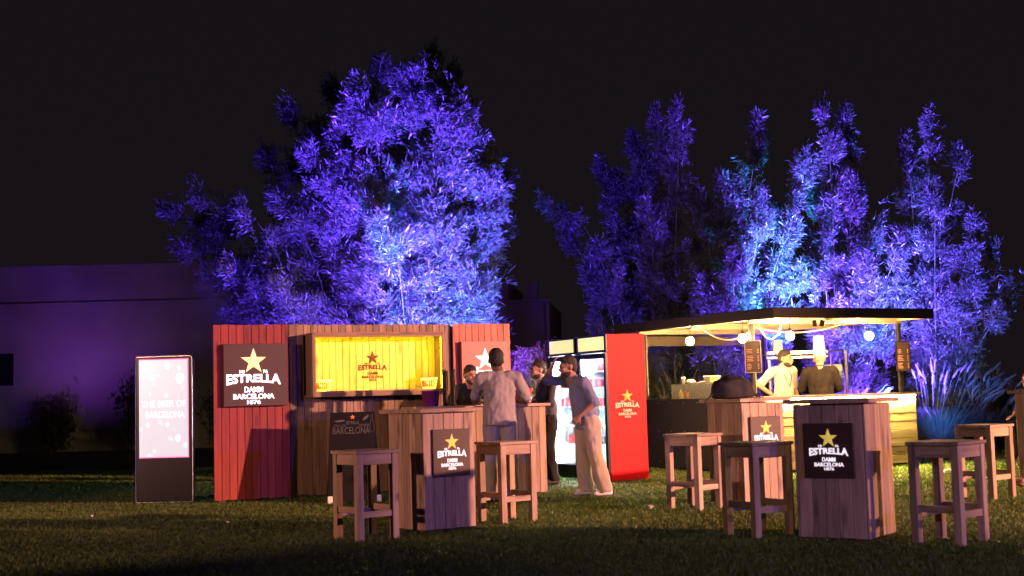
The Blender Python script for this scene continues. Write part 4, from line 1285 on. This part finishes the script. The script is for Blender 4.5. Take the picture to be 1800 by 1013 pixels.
# ------------------------------------------------------------------ people
def remesh(mb, name, voxel, smooth_it=4, mat=None, parent=None, fold=0.0, freq=7.0, seed=0.0):
    me = mb.mesh(name)
    o = bpy.data.objects.new(name, me)
    C.objects.link(o)
    r = o.modifiers.new('r', 'REMESH'); r.mode = 'VOXEL'; r.voxel_size = voxel; r.use_smooth_shade = True
    if smooth_it:
        sm = o.modifiers.new('s', 'SMOOTH'); sm.factor = 0.5; sm.iterations = smooth_it
    dg = bpy.context.evaluated_depsgraph_get()
    m2 = bpy.data.meshes.new_from_object(o.evaluated_get(dg))
    bpy.data.objects.remove(o); bpy.data.meshes.remove(me)
    m2.name = name
    if fold:
        nv = len(m2.vertices)
        co = np.empty(nv * 3); m2.vertices.foreach_get('co', co); co = co.reshape(-1, 3)
        no = np.empty(nv * 3); m2.vertices.foreach_get('normal', no); no = no.reshape(-1, 3)
        d = np.array([mnoise.noise(Vector((p[0] * freq + seed, p[1] * freq, p[2] * freq * 0.55 + 0.6 * p[0] * freq))) + 0.5 * mnoise.noise(Vector((p[0] * freq * 2.3, p[1] * freq * 2.3 + seed, p[2] * freq * 1.6))) for p in co])
        co += no * (d * fold)[:, None]
        m2.vertices.foreach_set('co', co.ravel()); m2.update()
    m2.polygons.foreach_set('use_smooth', [True] * len(m2.polygons))
    m2.materials.clear()
    return obj(name, m2, mat, parent)


def capsule(mb, p, q, r1, r2, seg=14, flat=None, cap2=True):
    """tapered capsule from p to q; flat squashes along an axis vector"""
    p, q = Vector(p), Vector(q)
    d = (q - p); L_ = d.length
    if L_ < 1e-5: return
    d.normalize()
    a = d.orthogonal().normalized(); b = d.cross(a)
    rings = []
    for k in range(5):
        an = math.pi / 2 * (1 - k / 4.0)
        rings.append((-math.sin(an) * r1, max(1e-3, math.cos(an) * r1)))
    if cap2:
        for k in range(5):
            an = math.pi / 2 * (k / 4.0)
            rings.append((L_ + math.sin(an) * r2, max(1e-3, math.cos(an) * r2)))
    else:
        rings += [(L_, r2), (L_ + 0.002, 0.001)]
    vs = []
    for h, r in rings:
        for k in range(seg):
            t_ = 2 * math.pi * k / seg
            off = a * math.cos(t_) * r + b * math.sin(t_) * r
            if flat is not None:
                ax_, s_ = flat
                off = off - ax_ * off.dot(ax_) * (1 - s_)
            vs.append(p + d * h + off)
    fs = []
    for i in range(len(rings) - 1):
        for k in range(seg):
            fs.append((i * seg + k, i * seg + (k + 1) % seg, (i + 1) * seg + (k + 1) % seg, (i + 1) * seg + k))
    fs.append(tuple(range(seg))[::-1]); fs.append(tuple((len(rings) - 1) * seg + k for k in range(seg)))
    mb.add(vs, fs)


def ell(mb, c, r, rot=None, seg=18, rings=12):
    c = Vector(c)
    vs, fs = [], []
    for i in range(rings + 1):
        th = math.pi * i / rings
        for k in range(seg):
            ph = 2 * math.pi * k / seg
            v = Vector((r[0] * max(1e-3, math.sin(th)) * math.cos(ph), r[1] * max(1e-3, math.sin(th)) * math.sin(ph), -r[2] * math.cos(th)))
            if rot is not None: v = rot @ v
            vs.append(c + v)
    for i in range(rings):
        for k in range(seg):
            fs.append((i * seg + k, i * seg + (k + 1) % seg, (i + 1) * seg + (k + 1) % seg, (i + 1) * seg + k))
    fs.append(tuple(range(seg))[::-1]); fs.append(tuple(rings * seg + k for k in range(seg)))
    mb.add(vs, fs)


def hand(mb, wrist, fwd, nrm, curl=0.5, side=1):
    """palm plus five bent fingers; fwd along the fingers, nrm out of the palm, side picks the thumb side"""
    f = Vector(fwd).normalized(); n = Vector(nrm); n = (n - n.dot(f) * f).normalized(); s = f.cross(n) * side
    wv = Vector(wrist)
    capsule(mb, wv, wv + f * 0.03, 0.026, 0.03, flat=(n, 0.75))
    for q in (-0.027, -0.009, 0.009, 0.027):
        capsule(mb, wv + f * 0.015 + s * q * 0.6, wv + f * 0.088 + s * q, 0.017, 0.0135, 8)
    for q, ln in ((-0.030, 0.062), (-0.010, 0.074), (0.010, 0.080), (0.030, 0.072)):
        p0 = wv + f * 0.088 + s * q
        d1 = (f * math.cos(curl * 0.7) + n * math.sin(curl * 0.7) + s * q * 1.6).normalized()
        p1 = p0 + d1 * ln * 0.5
        d2 = (f * math.cos(curl * 1.7) + n * math.sin(curl * 1.7) + s * q * 1.0).normalized()
        p2 = p1 + d2 * ln * 0.5
        capsule(mb, p0, p1, 0.0105, 0.0095, 8); capsule(mb, p1, p2, 0.0095, 0.0078, 8)
    t0 = wv + f * 0.03 + s * 0.025
    t1 = t0 + (f * 0.6 + s * 0.75 + n * 0.25).normalized() * 0.042
    t2 = t1 + (f * 0.9 + s * 0.3 + n * 0.35).normalized() * 0.034
    capsule(mb, t0, t1, 0.015, 0.0115, 8); capsule(mb, t1, t2, 0.0115, 0.009, 8)


BASE = dict(pelvis=(0, 0, 0.95), waist=(0, 0.01, 1.10), chest=(0, 0.01, 1.28), neck=(0, 0.02, 1.465), head=(0, -0.015, 1.607),
            sL=(0.185, 0.02, 1.41), sR=(-0.185, 0.02, 1.41), eL=(0.24, 0.04, 1.13), eR=(-0.24, 0.04, 1.13),
            wL=(0.25, -0.06, 0.89), wR=(-0.25, -0.06, 0.89), hL=(0.095, 0, 0.91), hR=(-0.095, 0, 0.91),
            kL=(0.105, -0.02, 0.50), kR=(-0.105, -0.02, 0.50), aL=(0.11, 0.03, 0.085), aR=(-0.11, 0.03, 0.085),
            look=(0, -1, 0), fL=(0.05, -0.3, -1), fR=(-0.05, -0.3, -1), nL=(-1, 0, 0), nR=(1, 0, 0), cL=0.5, cR=0.5, toe=(0, -1, 0))


def skin_mat(name, col):
    return pm(name, col, 0.5, var=0.10, scale=14, spec=0.35)


def person(label, loc, rotz, pose, height=1.75, skin=(0.34, 0.19, 0.13), shirt=None, trousers=None, hair=None, beard=None, shoes=None,
           sleeve=0.85, collar=None, hem=0.84, hair_bald=False, trouser_r=1.0, seed=0.0, bulk=1.0, group=None, legs=True, loose=0.008):
    k = height / 1.74
    J = dict(BASE); J.update(pose)
    P = {n: Vector(v) * k if n not in ('look', 'fL', 'fR', 'nL', 'nR', 'toe', 'cL', 'cR', 'face') else v for n, v in J.items()}
    root = thing('person', label, 'person', loc, rotz, group)
    sk = skin_mat('skin_%d' % int(seed), skin)
    lk = Vector(J['look']).normalized()
    HR = lk.to_track_quat('-Y', 'Z').to_matrix()
    hc = P['head']

    hk = k * 1.1

    def hp(x, y, z):
        return hc + HR @ (Vector((x, y, z)) * hk)

    b = MB()
    # head: skull, jaw, brow, nose, lips, ears
    ell(b, hp(0, 0.018, 0.03), (0.076 * hk, 0.093 * hk, 0.092 * hk), HR)
    ell(b, hp(0, -0.018, -0.035), (0.060 * hk, 0.068 * hk, 0.078 * hk), HR)
    ell(b, hp(0, -0.062, -0.088), (0.030 * hk, 0.026 * hk, 0.022 * hk), HR)
    ell(b, hp(0, -0.074, 0.022), (0.052 * hk, 0.016 * hk, 0.013 * hk), HR)
    for sx in (-1, 1):
        ell(b, hp(sx * 0.036, -0.066, -0.022), (0.022 * hk, 0.02 * hk, 0.02 * hk), HR)
        ell(b, hp(sx * 0.077, 0.014, -0.008), (0.010 * hk, 0.020 * hk, 0.032 * hk), HR)
    capsule(b, hp(0, -0.082, 0.012), hp(0, -0.104, -0.028), 0.009 * hk, 0.0145 * hk, 8)
    ell(b, hp(0, -0.083, -0.058), (0.024 * hk, 0.012 * hk, 0.009 * hk), HR)
    capsule(b, P['neck'] + Vector((0, 0, -0.02)), hp(0, 0.02, -0.05), 0.066 * k * bulk, 0.058 * k)
    # trunk
    sh = (P['sL'] + P['sR']) / 2
    across = (P['sL'] - P['sR']).normalized()
    upv = (sh - P['pelvis']).normalized()
    fw = across.cross(upv).normalized()
    TR = Matrix((across, -fw, upv)).transposed() if True else None

    def trunk(m, g):
        ell(m, P['chest'], ((0.158 * bulk + g) * k, (0.108 * bulk + g) * k, (0.19 + g) * k), TR)
        ell(m, P['waist'], ((0.140 * bulk + g) * k, (0.100 * bulk + g) * k, (0.17 + g) * k), TR)
        ell(m, P['pelvis'] + Vector((0, 0, 0.0)), ((0.160 * bulk + g) * k, (0.112 * bulk + g) * k, (0.13 + g * 0.5) * k), TR)
        capsule(m, P['sL'] * 0.9 + P['sR'] * 0.1, P['sL'] * 0.1 + P['sR'] * 0.9, (0.066 + g * 0.8) * k, (0.066 + g * 0.8) * k)
        for s in ('sL', 'sR'):
            capsule(m, P['neck'] + Vector((0, 0, -0.015)), P[s], (0.048 + g * 0.6) * k, (0.060 + g) * k)
    trunk(b, 0.0)
    for s in 'LR':
        capsule(b, P['s' + s], P['e' + s], 0.053 * k * bulk, 0.041 * k * bulk)
        capsule(b, P['e' + s], P['w' + s], 0.042 * k * bulk, 0.027 * k)
        hand(b, P['w' + s], J['f' + s], J['n' + s], J['c' + s], 1 if s == 'L' else -1)
        if legs:
            capsule(b, P['h' + s], P['k' + s], 0.082 * k, 0.056 * k)
            capsule(b, P['k' + s], P['a' + s], 0.056 * k, 0.038 * k)
            t_ = Vector(J['toe']).normalized()
            capsule(b, P['a' + s] + Vector((0, 0, -0.035)), P['a' + s] + t_ * 0.14 + Vector((0, 0, -0.05)), 0.036 * k, 0.03 * k)
    remesh(b, 'body', 0.0092, 2, sk, root)
    # eyes
    if J.get('face', True):
        for sx in (-1, 1):
            e = MB(); ell(e, hp(sx * 0.031, -0.078, 0.002), (0.0125 * hk, 0.007 * hk, 0.007 * hk), HR, 10, 6)
            e.build('eye', pm('eye_dark', (0.03, 0.02, 0.02), 0.2), root, True)
        for sx in (-1, 1):
            e = MB(); capsule(e, hp(sx * 0.015, -0.089, 0.024), hp(sx * 0.048, -0.078, 0.026), 0.005 * hk, 0.004 * hk, 6)
            e.build('eyebrow', pm('brow_hair', hair or (0.03, 0.02, 0.015), 0.8), root, True)
    if hair:
        h = MB()
        ell(h, hp(0, 0.026, 0.048), (0.082 * hk, 0.095 * hk, 0.086 * hk), HR)
        ell(h, hp(0, 0.055, 0.0), (0.076 * hk, 0.066 * hk, 0.075 * hk), HR)
        if not hair_bald:
            ell(h, hp(0, -0.038, 0.090), (0.056 * hk, 0.034 * hk, 0.026 * hk), HR)
        ho = remesh(h, 'hair', 0.008, 2, pm('hair_%d' % int(seed), hair, 0.75, var=0.4, scale=60, bump=0.4), root, 0.004, 40, seed)
    if beard:
        h = MB()
        ell(h, hp(0, -0.018, -0.066), (0.0625 * hk, 0.064 * hk, 0.050 * hk), HR)
        ell(h, hp(0, -0.064, -0.094), (0.031 * hk, 0.027 * hk, 0.021 * hk), HR)
        remesh(h, 'beard', 0.008, 2, pm('beard_%d' % int(seed), beard, 0.85, var=0.4, scale=70, bump=0.4), root, 0.003, 45, seed)
    # clothes
    if shirt:
        m = MB()
        trunk(m, 0.016)
        hemz = P['pelvis'] + upv * (-0.10 * k)
        capsule(m, P['chest'], P['pelvis'], (0.160 * bulk + loose) * k, (0.160 * bulk + loose) * k, 20, (fw, 0.72), False)
        capsule(m, P['waist'], hemz, (0.160 * bulk + loose) * k, (0.172 * bulk + loose) * k, 20, (fw, 0.76), False)
        for s in 'LR':
            if sleeve <= 1.0:
                q = P['s' + s].lerp(P['e' + s], sleeve)
                capsule(m, P['s' + s], q, 0.073 * k * bulk, 0.066 * k * bulk, 14, None, False)
            else:
                capsule(m, P['s' + s], P['e' + s], 0.070 * k * bulk, 0.056 * k * bulk)
                q = P['e' + s].lerp(P['w' + s], sleeve - 1.0)
                capsule(m, P['e' + s], q, 0.056 * k * bulk, 0.044 * k * bulk, 14, None, False)
        remesh(m, 'shirt', 0.010, 4, shirt, root, 0.017, 9.0, seed)
    if collar:
        m = MB()
        m.lathe([(0.066 * k, -0.02), (0.070 * k, 0.035), (0.064 * k, 0.037), (0.060 * k, -0.02)], 18)
        m.build('collar', collar, root, True, loc=P['neck'] + Vector((0, -0.005, 0.0)), rot=(0.25, 0, 0))
    if trousers and legs:
        m = MB()
        ell(m, P['pelvis'] + Vector((0, 0, -0.01)), (0.172 * k * bulk, 0.125 * k * bulk, 0.13 * k))
        for s in 'LR':
            capsule(m, P['h' + s], P['k' + s], 0.105 * k * trouser_r, 0.085 * k * trouser_r)
            q = P['a' + s] + Vector((0, 0, -0.035 * k))
            capsule(m, P['k' + s], q, 0.085 * k * trouser_r, 0.08 * k * trouser_r, 14, None, False)
        remesh(m, 'trousers', 0.011, 4, trousers, root, 0.019, 8.0, seed + 5)
    if shoes and legs:
        for s in 'LR':
            m = MB()
            t_ = Vector(J['toe']).normalized()
            a_ = P['a' + s].copy(); a_.z = 0
            capsule(m, a_ - t_ * 0.04 + Vector((0, 0, 0.05)), a_ + t_ * 0.11 + Vector((0, 0, 0.036)), 0.05, 0.042)
            capsule(m, a_ - t_ * 0.04 + Vector((0, 0, 0.028)), a_ + t_ * 0.12 + Vector((0, 0, 0.028)), 0.05, 0.048, 14, (Vector((0, 0, 1)), 0.55))
            so = remesh(m, 'shoe', 0.009, 2, shoes, root)
            zmin = min(v.co.z for v in so.data.vertices)
            for v in so.data.vertices: v.co.z -= zmin
    return root, P, hp




def cloth(n, c, r=0.85):
    m, nt, b, L = new_mat(n)
    N = nt.nodes.new
    tc = N('ShaderNodeTexCoord')
    mp = N('ShaderNodeMapping'); mp.inputs['Scale'].default_value = (1, 1, 0.45); mp.inputs['Rotation'].default_value = (0.3, 0.5, 0)
    L.new(tc.outputs['Object'], mp.inputs['Vector'])
    a = N('ShaderNodeTexNoise'); a.inputs['Scale'].default_value = 6; a.inputs['Detail'].default_value = 4; a.inputs['Distortion'].default_value = 1.6
    L.new(mp.outputs[0], a.inputs['Vector'])
    mx = N('ShaderNodeMixRGB'); mx.inputs['Color1'].default_value = (*[q * 0.86 for q in c], 1); mx.inputs['Color2'].default_value = (*[min(1, q * 1.1) for q in c], 1)
    L.new(a.outputs['Fac'], mx.inputs['Fac']); L.new(mx.outputs[0], b.inputs['Base Color'])
    bp = N('ShaderNodeBump'); bp.inputs['Strength'].default_value = 0.5; bp.inputs['Distance'].default_value = 0.02
    L.new(a.outputs['Fac'], bp.inputs['Height']); L.new(bp.outputs[0], b.inputs['Normal'])
    b.inputs['Roughness'].default_value = r; b.inputs['Specular IOR Level'].default_value = 0.2
    return m



grey_shirt, grey_tr = cloth('light_grey_jersey', (0.25, 0.23, 0.23)), cloth('pale_grey_cotton', (0.26, 0.245, 0.24))
blue_shirt, beige_tr = cloth('slate_blue_linen', (0.15, 0.17, 0.27)), cloth('sand_cotton', (0.36, 0.31, 0.25))
black_cl, dark_cl = cloth('black_cotton', (0.016, 0.015, 0.016)), cloth('charcoal_cotton', (0.06, 0.058, 0.062))
white_cl, jacket = cloth('white_cotton', (0.42, 0.40, 0.35)), cloth('black_chef_jacket', (0.018, 0.013, 0.012))
white_shoe, dark_shoe = pm('white_trainer', (0.6, 0.58, 0.56), 0.6), pm('dark_shoe', (0.03, 0.025, 0.025), 0.6)

person('man in pale grey shirt and trousers seen from behind leaning on the bar', (-0.19, 15.95, 0), R(180),
       dict(chest=(0, -0.05, 1.27), waist=(0, -0.01, 1.10), neck=(0, -0.08, 1.455), head=(0.03, -0.125, 1.60), sL=(0.205, -0.06, 1.40), sR=(-0.205, -0.06, 1.40),
            eL=(0.285, -0.21, 1.145), eR=(-0.31, -0.19, 1.13), wL=(0.20, -0.46, 1.135), wR=(-0.19, -0.43, 1.135), fL=(-0.45, -1, -0.05), fR=(0.55, -1, -0.05),
            nL=(0, 0, -1), nR=(0, 0, -1), cL=0.5, cR=0.5, kL=(0.12, -0.02, 0.5), kR=(-0.11, 0.0, 0.5), aL=(0.14, 0.05, 0.085), aR=(-0.12, -0.02, 0.085), look=(0.15, -1, -0.05), face=False),
       1.85, (0.10, 0.055, 0.04), grey_shirt, grey_tr, (0.012, 0.009, 0.008), None, dark_shoe, 0.92, None, seed=1, bulk=1.07, hair_bald=True)

person('bearded man in blue shirt and sand trousers touching his forehead before the fridge', (0.90, 16.42, 0), R(-76),
       dict(pelvis=(0, -0.02, 0.94), waist=(0, -0.05, 1.08), chest=(0, -0.09, 1.25), neck=(0, -0.17, 1.44), head=(0.0, -0.245, 1.585), sL=(0.185, -0.10, 1.39), sR=(-0.175, -0.15, 1.40),
            eR=(-0.24, -0.46, 1.435), wR=(-0.085, -0.405, 1.60), fR=(0.25, 0.25, 0.9), nR=(0.3, 0.9, -0.2), cR=0.6,
            eL=(0.275, 0.02, 1.14), wL=(0.225, -0.17, 0.985), fL=(-0.3, -0.7, -0.75), nL=(-0.8, 0.3, -0.2), cL=0.75,
            hL=(0.09, 0.01, 0.91), hR=(-0.09, -0.03, 0.91), kL=(0.11, 0.05, 0.5), kR=(-0.10, -0.04, 0.5), aL=(0.12, 0.16, 0.085), aR=(-0.10, -0.02, 0.085), look=(0.12, -1, -0.12)),
       1.76, (0.26, 0.14, 0.10), blue_shirt, beige_tr, (0.02, 0.014, 0.012), (0.025, 0.016, 0.012), white_shoe, 1.12, blue_shirt, trouser_r=1.14, seed=2, bulk=1.07, loose=0.014)

person('barman in black behind the bar counter facing out beside the grey shirted man', (-0.62, 17.55, 0), R(8),
       dict(head=(0.03, -0.06, 1.60), neck=(0, -0.02, 1.45), eL=(0.27, -0.05, 1.15), wL=(0.14, -0.28, 1.13), eR=(-0.27, -0.05, 1.15), wR=(-0.10, -0.30, 1.13), fL=(-0.6, -1, 0), fR=(0.5, -1, 0), look=(0.35, -1, -0.15)),
       1.69, (0.36, 0.20, 0.15), black_cl, black_cl, (0.02, 0.013, 0.010), (0.05, 0.03, 0.02), dark_shoe, 1.85, None, seed=3)

person('barman in charcoal shirt standing in profile at the right end of the bar', (0.46, 18.75, 0), R(-74),
       dict(chest=(0, -0.04, 1.27), neck=(0, -0.075, 1.455), head=(0, -0.13, 1.605), eL=(0.25, -0.02, 1.14), wL=(0.16, -0.24, 1.05), eR=(-0.25, -0.06, 1.14), wR=(-0.14, -0.28, 1.10), fL=(-0.3, -1, 0.1), fR=(0.3, -1, 0.1), look=(0.1, -1, -0.08)),
       1.76, (0.38, 0.22, 0.16), dark_cl, black_cl, (0.03, 0.02, 0.014), (0.035, 0.022, 0.016), dark_shoe, 1.6, white_cl, seed=4, hair_bald=True)

platform = tag(MB().bbox(-0.0, 2.3, 0.0, 1.1, 0.0, 0.09, 0.004).build('floor_duckboard', 'back_x', None, loc=sp(0.65, 1.25, 0), rot=(0, 0, SA)), 'low wooden duckboard under the two men in the stall', 'duckboard')
r5, P5, hp5 = person('smiling man in white shirt with lanyard and hand on hip inside the stall', (4.30, 20.95, 0.09), R(28),
       dict(chest=(-0.01, 0.0, 1.27), head=(0.03, -0.03, 1.60), eR=(-0.43, 0.09, 1.20), wR=(-0.215, -0.02, 1.02), fR=(0.75, -0.4, -0.45), nR=(0.3, 0.8, 0.2), cR=0.5, look=(0.45, -1, -0.05)),
       1.79, (0.42, 0.22, 0.12), white_cl, black_cl, (0.02, 0.013, 0.01), (0.04, 0.022, 0.014), dark_shoe, 0.95, white_cl, seed=5)
MB().tube([P5['neck'] + Vector((-0.07, -0.03, 0.0)), P5['chest'] + Vector((-0.07, -0.125, 0.06)), P5['waist'] + Vector((0.01, -0.135, 0.06)), P5['chest'] + Vector((0.07, -0.122, 0.06)), P5['neck'] + Vector((0.07, -0.03, 0.0))], 0.007, 5).build('lanyard', 'black', r5, True)
tm = MB(); ell(tm, hp5(0.0, -0.094, -0.055), (0.02, 0.006, 0.006), None, 8, 5); tm.build('teeth', 'white_plastic', r5, True)

r6, P6, hp6 = person('chef in black jacket and tall white hat seen from behind in the stall', (4.86, 20.85, 0.09), R(168),
       dict(head=(0.0, -0.03, 1.60), eL=(0.29, -0.06, 1.14), wL=(0.15, -0.30, 1.10), eR=(-0.29, -0.06, 1.14), wR=(-0.15, -0.30, 1.10), fL=(-0.4, -1, 0), fR=(0.4, -1, 0), face=False, sL=(0.205, 0.02, 1.42), sR=(-0.205, 0.02, 1.42)),
       1.76, (0.45, 0.27, 0.18), jacket, black_cl, None, None, dark_shoe, 1.95, jacket, seed=6, bulk=1.15)
paper_hat = pm('white_paper_hat', (0.80, 0.76, 0.66), 0.8, var=0.05)


def hat_mesh():
    mb = MB()
    n = 36
    for z, r in ((0.0, 0.088), (0.05, 0.086), (0.10, 0.082), (0.28, 0.074), (0.30, 0.070), (0.305, 0.001)):
        mb.v += [((r * (1 + (0.02 if (k % 2) else -0.02) * (z > 0.06))) * math.cos(2 * math.pi * k / n), (r * (1 + (0.02 if (k % 2) else -0.02) * (z > 0.06))) * math.sin(2 * math.pi * k / n), z) for k in range(n)]
    for i in range(5):
        for k in range(n):
            mb.f.append((i * n + k, i * n + (k + 1) % n, (i + 1) * n + (k + 1) % n, (i + 1) * n + k))
    return mb


hat_mesh().build('chef_hat', paper_hat, r6, loc=hp6(0, 0.02, 0.055), rot=(-0.04, 0, 0), scale=(1.08, 1.14, 1.05))
o = hat_mesh().build('paper_hat', paper_hat, None, loc=(rk.location.x - 0.42, rk.location.y + 0.16, 1.853), rot=(0, 0, 0), scale=(1.0, 1.0, 0.8))
tag(o, 'tall white paper hat on the steel rack behind the white shirted man', 'hat')

# seated guest just cut by the right edge of the picture
gs = make_stool('low stool under the guest at the right edge', (8.68, 22.05, 0), R(10)); gs.scale = (0.9, 0.9, 0.6)
person('guest whose head just shows at the right edge above the dark table', (8.66, 22.0, 0), R(-60),
       dict(pelvis=(0, 0, 0.58), waist=(0, 0.0, 0.74), chest=(0, -0.03, 0.92), neck=(0, -0.06, 1.10), head=(0, -0.10, 1.26), sL=(0.18, -0.04, 1.05), sR=(-0.18, -0.04, 1.05), eL=(0.24, -0.08, 0.80), eR=(-0.24, -0.08, 0.80),
            wL=(0.16, -0.3, 0.68), wR=(-0.16, -0.3, 0.68), fL=(0, -1, -0.1), fR=(0, -1, -0.1), nL=(0, 0, -1), nR=(0, 0, -1), hL=(0.09, 0, 0.56), hR=(-0.09, 0, 0.56), kL=(0.11, -0.42, 0.52), kR=(-0.11, -0.42, 0.52), aL=(0.11, -0.4, 0.085), aR=(-0.11, -0.4, 0.085)),
       1.78, (0.40, 0.22, 0.15), dark_cl, black_cl, (0.05, 0.03, 0.02), None, dark_shoe, 1.6, None, seed=8)
